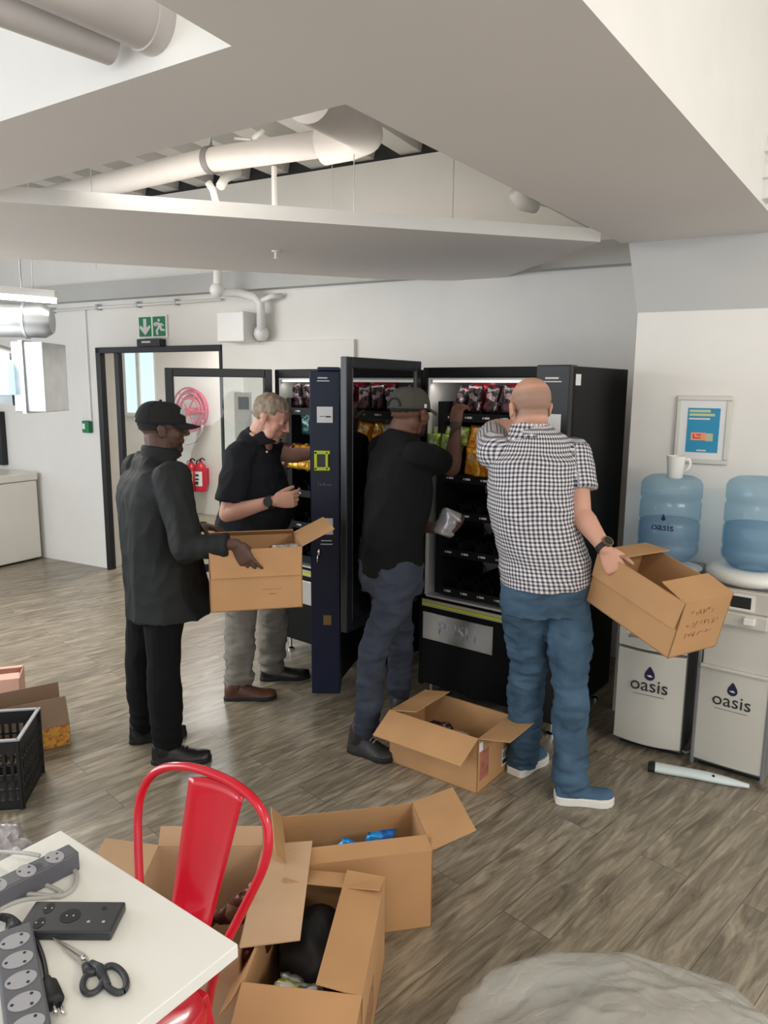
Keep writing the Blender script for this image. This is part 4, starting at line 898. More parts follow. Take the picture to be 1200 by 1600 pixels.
inbox(bxD, [('f_yellow', -.08, .08, .05, 1.3, .0, .1, lo, .11, .13), ('f_silver', .03, .07, .05, 1.3, .0, .1, lo, .11, .13)])

# ------------------------------------------------------------------ black crate
a, b_ = Vector((-1.453, 2.755)), Vector((-1.505, 3.045))
dC = (b_ - a).normalized(); nC = Vector((-dC.y, dC.x)); cw2, cl2, ch = (b_ - a).length, .42, .295
cr = thing('plastic_crate', 'black lattice plastic crate on the floor at the left edge', 'crate', (a.x, a.y, 0), math.atan2(dC.y, dC.x))
# local x goes away from the camera, y goes left
mb = MB(); X, Yc = cw2, cl2
def wallbars(p0, p1, skip=0):
    p0, p1 = Vector(p0), Vector(p1); d = (p1 - p0); L = d.length; F_ = frame(p0, d, Vector((-d.y, d.x, 0)))
    mb.box(0, L, 0, .006, 0, .04, T=F_).box(0, L, 0, .006, .24, ch, T=F_).box(0, L, 0, .006, .125, .15, T=F_)
    n = int(L / .028)
    for k in range(n + 1):
        x = L*k/n
        if k in (0, n): mb.box(x - .008, x + .008, -.002, .010, 0, ch, T=F_)
        else: mb.box(x - .006, x + .006, 0, .006, .04, .24, T=F_)
    for k in range(n): mb.box(L*k/n, L*(k+1)/n, 0, .006, .19, .20, T=F_); mb.box(L*k/n, L*(k+1)/n, 0, .006, .08, .088, T=F_)
wallbars((0, 0, 0), (X, 0, 0)); wallbars((X, 0, 0), (X, Yc, 0)); wallbars((X, Yc, 0), (0, Yc, 0)); wallbars((0, Yc, 0), (0, 0, 0))
mb.box(0, X, 0, Yc, .0, .006)
build(mb, 'lattice_body', M['rubber'], cr)
mb = MB(); mb.box(-.008, X + .008, -.008, .008, ch, ch + .008).box(-.008, X + .008, Yc - .008, Yc + .008, ch, ch + .008).box(-.008, .008, 0, Yc, ch, ch + .008).box(X - .008, X + .008, 0, Yc, ch, ch + .008)
build(mb, 'rim', M['socket'], cr, bevel=.002)
# crumpled white film on the floor behind the table
c = PZ(0, 1330, .09); crumple('crumpled_bag', (c.x - .02, c.y, .086), (.10, .09, .085), 3, M['f_white'], 'crumpled white wrapper on the floor behind the table at the left edge', 'wrapper')
# big clear plastic bag at the lower right
def bagsurf():
    mb = MB(); nu, nv = 120, 60; c = Vector((.62, 1.50, 0)); vs = []
    for j in range(nv):
        ph = (PI/2) * j/(nv-1)
        for i in range(nu):
            a = 2*PI*i/nu; d = Vector((math.cos(a)*math.cos(ph), math.sin(a)*math.cos(ph), math.sin(ph)))
            q = d*2.2
            k = 1 + .14*noise.noise(q*.6) - .10*abs(noise.noise(d*1.9 + Vector((5, 0, 0)))) - .045*abs(noise.noise(d*5 + Vector((0, 3, 0))))
            vs.append(Vector((c.x + .50*d.x*k, c.y + .36*d.y*k, .265*(d.z**.8 if d.z > 0 else 0)*k + .004)))
    mb.add(vs, [(j*nu+i, j*nu+(i+1) % nu, (j+1)*nu+(i+1) % nu, (j+1)*nu+i) for j in range(nv-1) for i in range(nu)])
    return mb
tag(build(bagsurf(), 'plastic_bag', M['film'], smooth=True), 'large crinkled translucent plastic bag on the floor at the lower right', 'plastic bag')

# ------------------------------------------------------------------ table
TZ = .74
tA = PZ(372, 1475, TZ); tB = PZ(95, 1297, TZ); e1 = (tB - tA); LT = Vector((e1.x, e1.y)).length; e1n = Vector((e1.x, e1.y, 0)).normalized(); e2n = Vector((e1n.y*1, -e1n.x, 0)); e2n = e2n if e2n.y < 0 else -e2n
tb = thing('table', 'white laminate table at the lower left with power strips and scissors on it', 'table', (tA.x, tA.y, 0), math.atan2(e1n.y, e1n.x))
# local x along the far edge (leftwards), local y: check its side
sy = 1 if (Matrix.Rotation(math.atan2(e1n.y, e1n.x), 3, 'Z') @ Vector((0, 1, 0))).dot(e2n) > 0 else -1
LY = 1.25 * sy
build(MB().box(0, LT, min(0, LY), max(0, LY), TZ - .026, TZ), 'tabletop', M['tabletop'], tb, bevel=.002)
for lx in (.06, LT - .06):
    for ly in (.35*sy, LY - .1*sy):
        build(MB().box(lx - .02, lx + .02, ly - .02, ly + .02, 0, TZ - .026), 'leg', M['white'], tb, bevel=.003)
# ------------------------------------------------------------------ red chair
cR = Vector((.86, -.50, 0)).normalized(); cF = Vector((-cR.y, cR.x, 0)); cF = cF if cF.y < 0 else -cF     # seat direction: towards the camera-left
chc = Vector((-.447, 1.503, 0))
ch_ = thing('metal_chair', 'glossy red metal chair with a round tube back, tucked under the white table', 'chair', chc, 0)
def cpnt(s, f, z): return chc + Vector((.055, .03, 0))*max(0, (z - .45)/.28) + cR*s + cF*f + Vector((0, 0, z))
half = [(.055, .20), (.080, .28), (.10, .36), (.125, .43), (.150, .51), (.180, .60), (.203, .68), (.203, .735), (.182, .782), (.140, .812), (.085, .829), (.035, .835), (0, .836)]
half = half + [(-a, b) for a, b in half[::-1][1:]]; half = [(a*.96 - .030, b - .010) for a, b in half]
hp = []
for i in range(len(half) - 1):
    p0, p1, p2, p3 = [Vector(half[min(max(k, 0), len(half)-1)]) for k in (i-1, i, i+1, i+2)]
    for k in range(4):
        q = k/4; hp.append(.5*((2*p1) + (p2-p0)*q + (2*p0-5*p1+4*p2-p3)*q*q + (3*p1-p0-3*p2+p3)*q**3))
hp.append(Vector(half[-1]))
build(MB().tube([cpnt(p.x, -.012, p.y) for p in hp], .0105, 14), 'back_hoop', M['red'], ch_, True)
g = []
for j in range(15):
    v = j/14; z = .45 + v*.365; hw = .058 + .024*v; lean = -.006
    bowz = (.0 if j < 14 else 0)
    g.append([cpnt(hw*(-1 + 2*i/10), lean - .012*(1 - (-1 + 2*i/10)**2), z - (.012*((-1+2*i/10)**2) if j == 14 else 0)) for i in range(11)])
mb = MB(); mb.rings(g, closed=False); o = build(mb, 'back_splat', M['red'], ch_, True); sm = o.modifiers.new('s', 'SOLIDIFY'); sm.thickness = .004
so = []
def sq(s, f): return [s, f]
outl = []
for k in range(40):
    a = 2*PI*k/40; ca, sa = math.cos(a), math.sin(a); n_ = .32
    outl.append((.185*abs(ca)**n_*(1 if ca > 0 else -1), .185 + .180*abs(sa)**n_*(1 if sa > 0 else -1)))
build(MB().rings([[cpnt(s*k, .265 + (f-.185)*k, z) for s, f in outl] for k, z in ((1, .415), (1.0, .44), (.97, .45), (.86, .448), (.80, .441), (.3, .440))]), 'seat', M['red'], ch_, True, auto=35)
for s_, f_ in ((-1, 0), (1, 0), (-1, 1), (1, 1)):
    top = (s_*.115, .09 if not f_ else .40); bot = (s_*.17, .03 if not f_ else .46)
    rr = [[cpnt(top[0] + (bot[0]-top[0])*v + hx, top[1] + (bot[1]-top[1])*v + hy, .43*(1-v)) for hx, hy in [(w_*a, w_*b) for a, b in ((-1,-1),(1,-1),(1,1),(-1,1))]] for v, w_ in ((0, .022), (1, .011))]
    build(MB().rings(rr), 'leg', M['red'], ch_, bevel=.004)
for a, b in (((-.14, .06), (.14, .43)), ((.14, .06), (-.14, .43))): build(MB().tube([cpnt(a[0], a[1], .25), cpnt(b[0], b[1], .25)], .006, 8), 'cross_brace', M['red'], ch_, True)
for o in list(ch_.children): pass
for o in [o for o in bpy.data.objects if o.parent == ch_]:
    o.data.transform(Matrix.Translation(-chc))

# ------------------------------------------------------------------ things on the table
def tz(x, y, dz=0): return PZ(x, y, TZ + dz)
def socket_face(parent, F_, u, v, r, z, m, holes='three', rv=None):
    build(MB().disc(F_ @ Vector((u, v, z)), F_.to_3x3() @ Vector((0, 0, 1)), r, 24, th=.0012, rx=rv or r), 'socket', m, parent, world=True)
    hb = MB(); s = r*.5
    for a, b in ((0, s), (-s*.95, -s*.5), (s*.95, -s*.5)): hb.disc(F_ @ Vector((u + b*0 + a, v + b*1.0, z + .0013)), F_.to_3x3() @ Vector((0, 0, 1)), r*.13, 12, th=.0005)
    build(hb, 'socket_holes', M['ktext'], parent, world=True)
# black adaptor
a, b_, c = tz(56, 1407, .018), tz(197, 1408, .018), tz(48, 1456, .018)
xd = Vector((b_.x-a.x, b_.y-a.y, 0)); LA2 = xd.length; c2 = tz(60, 1457, .018); wdt = abs((Vector((c.x-a.x, c.y-a.y, 0))).dot(Vector((-xd.y, xd.x, 0)).normalized()))
o_ = Vector((a.x, a.y, TZ)) - Vector((-xd.y, xd.x, 0)).normalized()*wdt
Fa = frame(o_, xd, Vector((-xd.y, xd.x, 0)))
ad_ = thing('socket_adaptor', 'black multi socket adaptor block in the middle of the white table', 'adaptor', M=Fa)
build(MB().box(0, LA2, 0, wdt, 0, .018), 'housing', M['plug_d'], ad_, bevel=.004, seg=3)
for (u, v, r_, rv_) in ((.20, .74, .009, .014), (.20, .27, .009, .014), (.48, .5, .018, .018)):
    s_ = build(MB().disc((LA2*u, wdt*v, 0.0178), (0, 0, 1), r_*(1), 20, th=.0008, rx=rv_), 'socket', M['rubber'], ad_)
    hb = MB()
    for dx in (-.006, .006): hb.disc((LA2*u + dx, wdt*v, 0.0187), (0, 0, 1), .0018, 10, th=.0004)
    build(hb, 'socket_holes', M['cable_g'], s_)
hb = MB()
hb.disc((LA2*.80, wdt*.76, 0.0182), (0, 0, 1), .0042, 14, th=.0005)
build(hb, 'earth_hole', M['ktext'], ad_); hb = MB()
for dx in (.71, .87): hb.disc((LA2*dx, wdt*.32, 0.0182), (0, 0, 1), .003, 12, th=.0005)
build(hb, 'pin_holes', M['cable_g'], ad_)
# upper power strip
hz = .040
a, b_ = tz(108, 1328, hz), tz(-40, 1400, hz); xd = Vector((b_.x-a.x, b_.y-a.y, 0)); Ls = xd.length; xd.normalize(); yd = Vector((-xd.y, xd.x, 0))
Fs = frame(Vector((a.x, a.y, TZ)), xd, yd)
ps = thing('power_strip', 'long dark grey power strip lying across the far corner of the white table', 'power strip', M=Fs)
build(MB().box(-.010, Ls, -.021, .021, 0, hz), 'housing', M['strip'], ps, bevel=.003)
k = 0
for u in (.030, .085, .140, .195):
    if u < Ls:
        build(MB().disc((u, 0, hz), (0, 0, 1), .0165, 24, th=.001, rx=.022), 'socket', M['socket'], ps)
        hb = MB()
        for dx, dy in ((0, .010), (-.008, -.006), (.010, -.006)): hb.disc((u + dx, dy, hz + .0011), (0, 0, 1), .0025, 10, th=.0004)
        build(hb, 'socket_holes', M['ktext'], ps)
# lower-left power strip
hz = .038
a, b_ = tz(20, 1450, hz), tz(50, 1640, hz); xd = Vector((b_.x-a.x, b_.y-a.y, 0)); Ls = xd.length; xd.normalize()
Fs = frame(Vector((a.x, a.y, TZ)), xd, Vector((-xd.y, xd.x, 0)))
ps = thing('power_strip', 'grey power strip with pale round sockets at the lower left corner of the table', 'power strip', M=Fs)
build(MB().box(-.004, Ls + .12, -.030, .030, 0, hz), 'housing', M['strip'], ps, bevel=.004)
build(MB().rings([[Vector((-.004, .016*math.cos(q), .018 + .013*math.sin(q))) for q in np.linspace(0, 2*PI, 13)[:-1]], [Vector((-.045, .009*math.cos(q), .018 + .009*math.sin(q))) for q in np.linspace(0, 2*PI, 13)[:-1]]]), 'cord_grip', M['plug_d'], ps, True)
for u in (.035, .083, .131, .179, .227):
    build(MB().disc((u, 0, hz), (0, 0, 1), .018, 24, th=.001, rx=.023), 'socket', M['socket'], ps)
    hb = MB()
    for dx, dy in ((0, -.017), (-.010, .011), (.011, .009)): hb.disc((u + dx, dy, hz + .0011), (0, 0, 1), .0026, 10, th=.0004)
    build(hb, 'socket_holes', M['ktext'], ps)
# cables
def cable(pts, r, m, lab):
    pp = [tz(x, y, r + dz) for x, y, dz in pts]; out = []
    for i in range(len(pp) - 1):
        p0, p1, p2, p3 = pp[max(i-1, 0)], pp[i], pp[i+1], pp[min(i+2, len(pp)-1)]
        for k in range(6):
            q = k/6; out.append(.5*((2*p1) + (p2-p0)*q + (2*p0-5*p1+4*p2-p3)*q*q + (3*p1-p0-3*p2+p3)*q**3))
    out.append(pp[-1]); return tag(build(MB().tube(out, r, 10), 'power_cable', m, smooth=True), lab, 'cable')
cable([(-30, 1330, 0), (10, 1331, .02), (40, 1333, .045), (62, 1337, .045)], .004, M['cable_g'], 'grey cable running over the far power strip from the table edge')
cable([(-30, 1398, 0), (20, 1396, 0), (60, 1398, 0), (95, 1400, 0), (116, 1385, 0), (118, 1362, 0), (98, 1356, 0)], .0045, M['cable_g'], 'grey cable looping round the end of the far power strip')
cable([(-20, 1432, .0), (10, 1415, .0), (40, 1405, .0), (75, 1402, .0), (95, 1396, 0), (85, 1388, 0), (65, 1380, 0)], .004, M['cable_g'], 'grey cable running just above the black socket adaptor')
cable([(0, 1430, .02), (18, 1433, .01), (35, 1448, 0), (55, 1468, 0), (68, 1500, 0), (74, 1538, .005)], .004, M['plug_d'], 'dark cable running down to the black plug beside the lower power strip')
cable([(-14, 1436, .03), (0, 1434, .02), (10, 1437, .014), (17, 1443, .014)], .005, M['rubber'], 'short black cable at the head of the lower power strip')
# plug
a, b_ = tz(74, 1538), tz(88, 1598); xd = Vector((b_.x-a.x, b_.y-a.y, 0)); Lp = xd.length
pl_ = thing('plug', 'black moulded plug on the table right of the lower power strip', 'plug', M=frame(Vector((a.x, a.y, TZ)), xd, Vector((-xd.y, xd.x, 0))) @ Matrix.Scale(1.25, 4))
def oc(x, ry, rz, z): return [Vector((x, ry*math.cos(q), z + rz*math.sin(q))) for q in np.linspace(0, 2*PI, 17)[:-1]]
build(MB().rings([oc(-.004, .005, .005, .006), oc(.008, .007, .007, .007), oc(.012, .011, .009, .009), oc(.030, .013, .010, .010), oc(.046, .014, .011, .011), oc(.050, .012, .010, .011)]), 'body', M['rubber'], pl_, True)
for dy in (-.008, .008, 0): build(MB().tube([(.05, dy, .013 if dy == 0 else .008), (.068, dy, .013 if dy == 0 else .008)], .0022, 10), 'pin', M['chrome'], pl_, True)
# scissors
piv = tz(130, 1500, .004)
def sp(x, y, dz=.004): return tz(x, y, dz)
scs = thing('scissors', 'scissors with black handles lying on the white table in front of the black adaptor', 'scissors', (piv.x, piv.y, TZ), 0)
def ringtube(cx_, cy, rx, ry, rot, r):
    pts = []
    for k in range(25):
        q = 2*PI*k/24; u, v = rx*math.cos(q), ry*math.sin(q); pts.append(sp(cx_ + u*math.cos(rot) - v*math.sin(rot), cy + u*math.sin(rot) + v*math.cos(rot), .007))
    return pts
mb = MB(); mb.tube(ringtube(145, 1534, 20, 14, -1.0, 0), .0052, 10, cap=False).tube([sp(133, 1508, .007), sp(137, 1520, .007), sp(150, 1518, .007)], [.006, .008, .006], 10)
build(mb, 'left_handle', M['plug_d'], scs, True, world=True)
mb = MB(); mb.tube(ringtube(179, 1530, 23, 16, .95, 0), .0055, 10, cap=False).tube([sp(142, 1505, .007), sp(155, 1514, .007), sp(168, 1540, .007)], [.006, .009, .006], 10)
build(mb, 'right_handle', M['plug_d'], scs, True, world=True)
build(MB().prism([sp(82, 1466), sp(128, 1509), sp(138, 1505), sp(128, 1492), sp(112, 1484)], (0, 0, .0018)), 'blade', M['steel'], scs, world=True)
build(MB().prism([sp(80, 1464, .006), sp(142, 1506, .006), sp(134, 1492, .006), sp(110, 1478, .006)], (0, 0, .0018)), 'blade', M['steel'], scs, world=True)
build(MB().lathe([(.004, 0), (.004, .003), (.001, .004)], (piv.x, piv.y, TZ + .007), 14), 'pivot_screw', M['chrome'], scs, True, world=True)

# ------------------------------------------------------------------ people
def cap_chain(mb, pts, rad, n=16, flat=None):
    """tapered limb with rounded ends; flat=(vector, factor) squashes the section along a direction"""
    pts = [Vector(p) for p in pts]; P_, R2 = [], []
    t0 = (pts[0] - pts[1]).normalized(); t1 = (pts[-1] - pts[-2]).normalized()
    for a in (.98, .75, .4): P_.append(pts[0] + t0*rad[0]*a); R2.append(rad[0]*math.sqrt(1 - a*a))
    # smooth the chain
    for i in range(len(pts) - 1):
        p0, p1, p2, p3 = pts[max(i-1, 0)], pts[i], pts[i+1], pts[min(i+2, len(pts)-1)]
        for k in range(5):
            q = k/5; P_.append(.5*((2*p1) + (p2-p0)*q + (2*p0-5*p1+4*p2-p3)*q*q + (3*p1-p0-3*p2+p3)*q**3)); R2.append(rad[i]*(1-q) + rad[i+1]*q)
    P_.append(pts[-1]); R2.append(rad[-1])
    for a in (.4, .75, .98): P_.append(pts[-1] + t1*rad[-1]*a); R2.append(rad[-1]*math.sqrt(1 - a*a))
    mb.tube(P_, R2, n)
def ell(mb, c, r, Fm=None, n=18):
    Mx = Fm.to_3x3() if Fm is not None else None
    cc = (Fm @ Vector(c)) if Fm is not None else Vector(c)
    mb.ball(cc, r, n, T=Mx)
def torso(mb, rs, n=40, k=1.0):
    """rs: list of (centre, lateral, half width, half depth, power)"""
    rs = [(r[0], r[1], r[2]*k, r[3]*k, r[4]) if i < len(rs) - 1 else r for i, r in enumerate(rs)]
    out = []
    for i in range(len(rs) - 1):
        for k in range(4):
            q = k/4; qq = q*q*(3-2*q)
            a, b = rs[i], rs[i+1]
            out.append([Vector(a[0]).lerp(Vector(b[0]), q), Vector(a[1]).lerp(Vector(b[1]), q), a[2]*(1-qq)+b[2]*qq, a[3]*(1-qq)+b[3]*qq, a[4]*(1-qq)+b[4]*qq])
    out.append([Vector(rs[-1][0]), Vector(rs[-1][1]), *rs[-1][2:5]])
    R = []
    for i, (c, l, hw, hd, pw) in enumerate(out):
        ax = (out[min(i+1, len(out)-1)][0] - out[max(i-1, 0)][0]).normalized(); l = (l - ax*l.dot(ax)).normalized(); d = ax.cross(l)
        r = []
        for k in range(n):
            a = 2*PI*k/n; ca, sa = math.cos(a), math.sin(a); e_ = 2/pw
            r.append(c + l*hw*abs(ca)**e_*(1 if ca > 0 else -1) + d*hd*abs(sa)**e_*(1 if sa > 0 else -1))
        R.append(r)
    mb.rings(R)
def organic(mb, voxel, smooth=4, fac=.5):
    me = mesh_of(mb, 'tmp'); o = bpy.data.objects.new('tmp', me); COL.objects.link(o)
    import bmesh
    bm = bmesh.new(); bm.from_mesh(me); bmesh.ops.recalc_face_normals(bm, faces=bm.faces); bm.to_mesh(me); bm.free()
    r = o.modifiers.new('r', 'REMESH'); r.mode = 'VOXEL'; r.voxel_size = voxel
    s = o.modifiers.new('s', 'SMOOTH'); s.iterations = smooth; s.factor = fac
    dg = bpy.context.evaluated_depsgraph_get(); dg.update()
    m2 = bpy.data.meshes.new_from_object(o.evaluated_get(dg)); bpy.data.objects.remove(o)
    n = len(m2.vertices); co = np.empty(n*3); m2.vertices.foreach_get('co', co); no = np.empty(n*3); m2.vertices.foreach_get('normal', no)
    return m2, co.reshape(-1, 3), no.reshape(-1, 3)
def finish(me, co, name, mats, parent, col=None, uvp=None, label=None):
    me.vertices.foreach_set('co', co.astype(np.float32).ravel())
    me.name = name; me.materials.clear()
    for m in (mats if isinstance(mats, list) else [mats]): me.materials.append(m)
    me.transform(wm(parent).inverted())
    me.polygons.foreach_set('use_smooth', [True]*len(me.polygons)); me.update()
    if col is not None:
        a = me.color_attributes.new('col', 'FLOAT_COLOR', 'POINT'); a.data.foreach_set('color', np.c_[col, np.ones(len(col))].astype(np.float32).ravel())
    if uvp is not None:
        a = me.attributes.new('uvp', 'FLOAT_VECTOR', 'POINT'); a.data.foreach_set('vector', uvp.astype(np.float32).ravel())
    o = bpy.data.objects.new(name, me); COL.objects.link(o); o.parent = parent
    if label: o['label'] = label
    return o
def nz(co, sx, sy, sz, seed=0):
    return np.array([noise.noise(Vector((x*sx + seed, y*sy, z*sz))) for x, y, z in co])
def wrinkle(co, no, amp, sc=(7, 7, 16), seed=0, ridge=True, mask=None):
    """cloth folds: stretched ridged noise plus broad dents"""
    w1 = nz(co, *sc, seed); w2 = nz(co, sc[0]*.45, sc[1]*.45, sc[2]*.5, seed + 9)
    d = (1 - 2*np.abs(w1)*1.6 if ridge else w1) * .6 + w2 * 1.2
    d = amp * (d - d.mean())
    if mask is not None: d = d * mask
    return co + no * d[:, None]
def gauss(co, c, s): return np.exp(-((co - np.array(c))**2).sum(1) / (2*s*s))

def head_frame(c, fwd, up=(0, 0, 1)):
    f = Vector(fwd).normalized(); u = Vector(up); u = (u - f*u.dot(f)).normalized(); l = u.cross(f)
    return Matrix(((f.x, l.x, u.x, c[0]), (f.y, l.y, u.y, c[1]), (f.z, l.z, u.z, c[2]), (0, 0, 0, 1)))
def head_mb(mb, Fh, s=1.0, jowl=0.0):
    E = lambda c, r: ell(mb, Vector(c)*s, tuple(q*s for q in r), Fh)
    E((-.014, 0, .042), (.100, .077, .083)); E((.018, 0, .035), (.074, .070, .075))
    E((.030, 0, -.010), (.063, .062, .085)); E((.034, 0, -.062), (.052, .050 + jowl*.5, .044)); E((.068, 0, -.086), (.024, .029, .022))
    E((.079, 0, .033), (.013, .046, .013)); E((.066, 0, .060), (.022, .050, .034))
    for q in (-1, 1):
        E((.056, q*.038, -.014), (.026, .024, .028)); E((.080, q*.030, .016), (.014, .016, .011)); E((.102, q*.012, -.018), (.010, .009, .008))
        E((-.004, q*.080, .000), (.018, .009, .031)); E((-.012, q*.086, .012), (.016, .006, .018)); E((.006, q*.078, -.020), (.010, .008, .012))
        if jowl: E((.045, q*.042, -.062), (.030, .022, .026))
    cap_chain(mb, [Fh @ (Vector((.090, 0, .030))*s), Fh @ (Vector((.104, 0, .004))*s), Fh @ (Vector((.112, 0, -.012))*s)], [.008*s, .0095*s, .0115*s], 12)
    E((.086, 0, -.043), (.013, .022, .006)); E((.085, 0, -.053), (.012, .020, .007)); E((.078, 0, -.040), (.017, .026, .022)); E((.070, 0, -.066), (.018, .026, .018))
def hand_mb(mb, W, d, n, th, curl=(.5, .6, .4), length=1.0, thumb=(.6, .7, .3), spread=.10, each=None):
    d = Vector(d).normalized(); n = Vector(n); n = (n - d*n.dot(d)).normalized(); th = Vector(th); th = (th - d*th.dot(d) - n*th.dot(n)).normalized()
    L = length; W = Vector(W); R = []
    for u, hw, hd in ((-.012, .024, .019), (.0, .026, .019), (.02, .033, .018), (.05, .041, .0165), (.08, .042, .0145), (.092, .040, .0125), (.097, .034, .008)):
        R.append([W + d*u*L + th*hw*L*math.cos(a)*(1) + n*hd*L*math.sin(a) for a in [2*PI*k/20 for k in range(20)]])
    mb.rings(R)
    for i, (off, ln) in enumerate(((.030, .074), (.0105, .082), (-.0105, .076), (-.030, .060))):
        c = each[i] if each else curl; p = W + d*.082*L + th*off*L; dv = (d + th*spread*(off/.03)).normalized(); ang = 0
        pts = [p]
        for k, (fr_, a) in enumerate(zip((.44, .31, .25), c)):
            ang += a; v = dv*math.cos(ang) + n*math.sin(ang); pts.append(pts[-1] + v*ln*fr_*1.08*L)
        cap_chain(mb, pts, [.0098*L, .0088*L, .0078*L, .0066*L], 12)
    p = W + d*.022*L + th*.024*L + n*.004; tv = (d*thumb[0] + th*thumb[1] + n*thumb[2]).normalized(); tv2 = (tv + d*.5 + n*.25).normalized(); tv3 = (tv2 + d*.3 + n*.25).normalized()
    cap_chain(mb, [p, p + tv*.040*L, p + tv*.040*L + tv2*.032*L, p + tv*.040*L + tv2*.032*L + tv3*.024*L], [.0165*L, .0125*L, .0105*L, .0085*L], 12)
def arm_mb(mb, sh, el, wr, r=1.0, grow=0.0, end=1.0):
    sh, el, wr = Vector(sh), Vector(el), Vector(wr)
    cap_chain(mb, [sh, sh.lerp(el, .35), sh.lerp(el, .8), el], [.040*r+grow, .043*r+grow, .041*r+grow, .039*r+grow])
    cap_chain(mb, [el, el.lerp(wr, .25), el.lerp(wr, .6), wr], [.039*r+grow, .0415*r+grow, .033*r+grow, .0245*r+grow])
def leg_mb(mb, hip, kn, an, r=1.0, g=(0, 0, 0, 0, 0)):
    hip, kn, an = Vector(hip), Vector(kn), Vector(an)
    calf = (an - kn).normalized()
    cap_chain(mb, [hip, hip.lerp(kn, .45), kn, kn.lerp(an, .3), kn.lerp(an, .75), an], [.084*r+g[0], .074*r+g[1], .056*r+g[2], .055*r+g[3], .042*r+g[4], .038*r+g[4]])
def shoe(parent, name, heel, toe, w_, m_up, m_sole, hgt=.085, sole=.022, label=None, tilt=0, laces=None, opening=.075):
    """a shoe from heel to toe points (ground), length along the vector"""
    heel = Vector(heel); toe = Vector(toe); d = toe - heel; L = d.length; F_ = frame(heel, d, Vector((-d.y, d.x, 0)))
    prof = ((0, .60), (.06, .80), (.20, .88), (.40, .82), (.55, .86), (.72, 1.0), (.86, .92), (.95, .66), (1.0, .30))
    def ringat(u, k, z, zr=0): return None
    # outline based sole
    pts = [(u*L, w_/2*k) for u, k in prof] + [(u*L, -w_/2*k) for u, k in prof[::-1]]
    t = bpy.data.objects.new(name, bpy.data.meshes.new(name))
    mb = MB()
    # upper: cross sections along the length
    R = []
    for u, k in ((.015, .66), (.08, .84), (.2, .90), (.32, .86), (.45, .84), (.6, .92), (.75, .98), (.88, .86), (.96, .58), (.99, .25)):
        h = hgt * (1.0 if u < .2 else max(.36, 1.0 - (u-.2)*1.05)) * (.95 if u < .05 else 1); h = max(h, .040) if u < .93 else .036
        hw = w_/2*k*.96
        R.append([Vector((u*L, hw*math.cos(a)*(1 - .25*max(0, math.sin(a))), max(sole*.6, sole*.6 + (h)*max(0, math.sin(a))**.8))) for a in [2*PI*q/24 for q in range(24)]])
    mb.rings([[F_ @ p for p in r] for r in R])
    cap_chain(mb, [F_ @ Vector((L*.19, 0, hgt*.6)), F_ @ Vector((L*.20, 0, opening))], [w_*.42, w_*.40], 18)
    me, co, no = organic(mb, .0045, 3)
    up = finish(me, co, name, m_up, parent, label=label)
    so = MB(); so.prism([F_ @ Vector((x, y*1.04, 0)) for x, y in pts], F_.to_3x3() @ Vector((0, 0, sole)))
    s_ = build(so, 'sole', m_sole, up, world=True, bevel=.004)
    if laces:
        lm = MB()
        for k in range(4):
            u = .36 + .07*k; z = hgt*max(.36, 1.0 - (u-.2)*1.05) + sole*.6 + .004
            lm.tube([F_ @ Vector((u*L, -w_*.17, z - .010)), F_ @ Vector((u*L + .004, 0, z)), F_ @ Vector((u*L + .010, w_*.17, z - .010))], .0022, 6)
        build(lm, 'laces', laces, up, True, world=True)
    return up
def cap_hat(parent, Fh, m, s=1.0, brim_len=.075, brim_drop=.012, low=.028, tilt=0.0, back_gap=False):
    """baseball cap: crown dome + curved brim + button; Fh head frame"""
    F_ = Fh @ Matrix.Rotation(tilt, 4, 'Y')
    mb = MB(); R = []
    for j in range(14):
        ph = PI/2 * j/13; z = low + (.100)*math.sin(ph)*s; k = math.cos(ph)**.62 if j < 13 else .02
        R.append([F_ @ Vector((-.010 + (.113*k*s)*math.cos(a), .091*k*s*math.sin(a), z)) for a in [2*PI*q/48 for q in range(48)]])
    inner = [F_ @ Vector((-.010 + (.108*s)*math.cos(a), .086*s*math.sin(a), low)) for a in [2*PI*q/48 for q in range(48)]]
    inner2 = [F_ @ Vector((-.012 + (.09*s)*math.cos(a), .072*s*math.sin(a), low + .05)) for a in [2*PI*q/48 for q in range(48)]]
    mb.rings([inner2, inner] + R)
    me = mesh_of(mb, 'cap', wm(parent).inverted()); me.materials.append(m); me.polygons.foreach_set('use_smooth', [True]*len(me.polygons))
    o = bpy.data.objects.new('cap', me); COL.objects.link(o); o.parent = parent
    # brim
    mb = MB(); top = []; bot = []
    for j in range(8):
        v = j/7; r = []
        for i in range(21):
            a = -1.12 + 2.24*i/20
            bx_, by_ = -.010 + .109*s*math.cos(a), .089*s*math.sin(a)
            ex_ = bx_ + brim_len*s*v*(math.cos(a*.9)**.5 if math.cos(a*.9) > 0 else 0) 
            r.append(Vector((ex_, by_*(1 + .02*v), low + .010 - brim_drop*v - (by_*by_)*2.6*(.5+.5*v))))
        top.append([F_ @ p for p in r]); bot.append([F_ @ (p - Vector((0, 0, .0035))) for p in r])
    mb.rings(top, closed=False); mb.rings(bot, closed=False); mb.rings([top[-1], bot[-1]], closed=False)
    build(mb, 'brim', m, o, True, world=True)
    build(MB().ball(F_ @ Vector((-.012, 0, low + .100*s + .002)), .007, 10), 'button', m, o, True, world=True)
    st = MB()
    for k in range(6):
        a = k*PI/3; st.tube([F_ @ Vector((-.010 + (.1135*(math.cos(p_)**.62)*s)*math.cos(a), .0915*(math.cos(p_)**.62)*s*math.sin(a), low + .1005*math.sin(p_)*s)) for p_ in np.linspace(0.02, 1.5, 14)], .0009, 5)
    build(st, 'seams', m, o, True, world=True)
    return o, F_
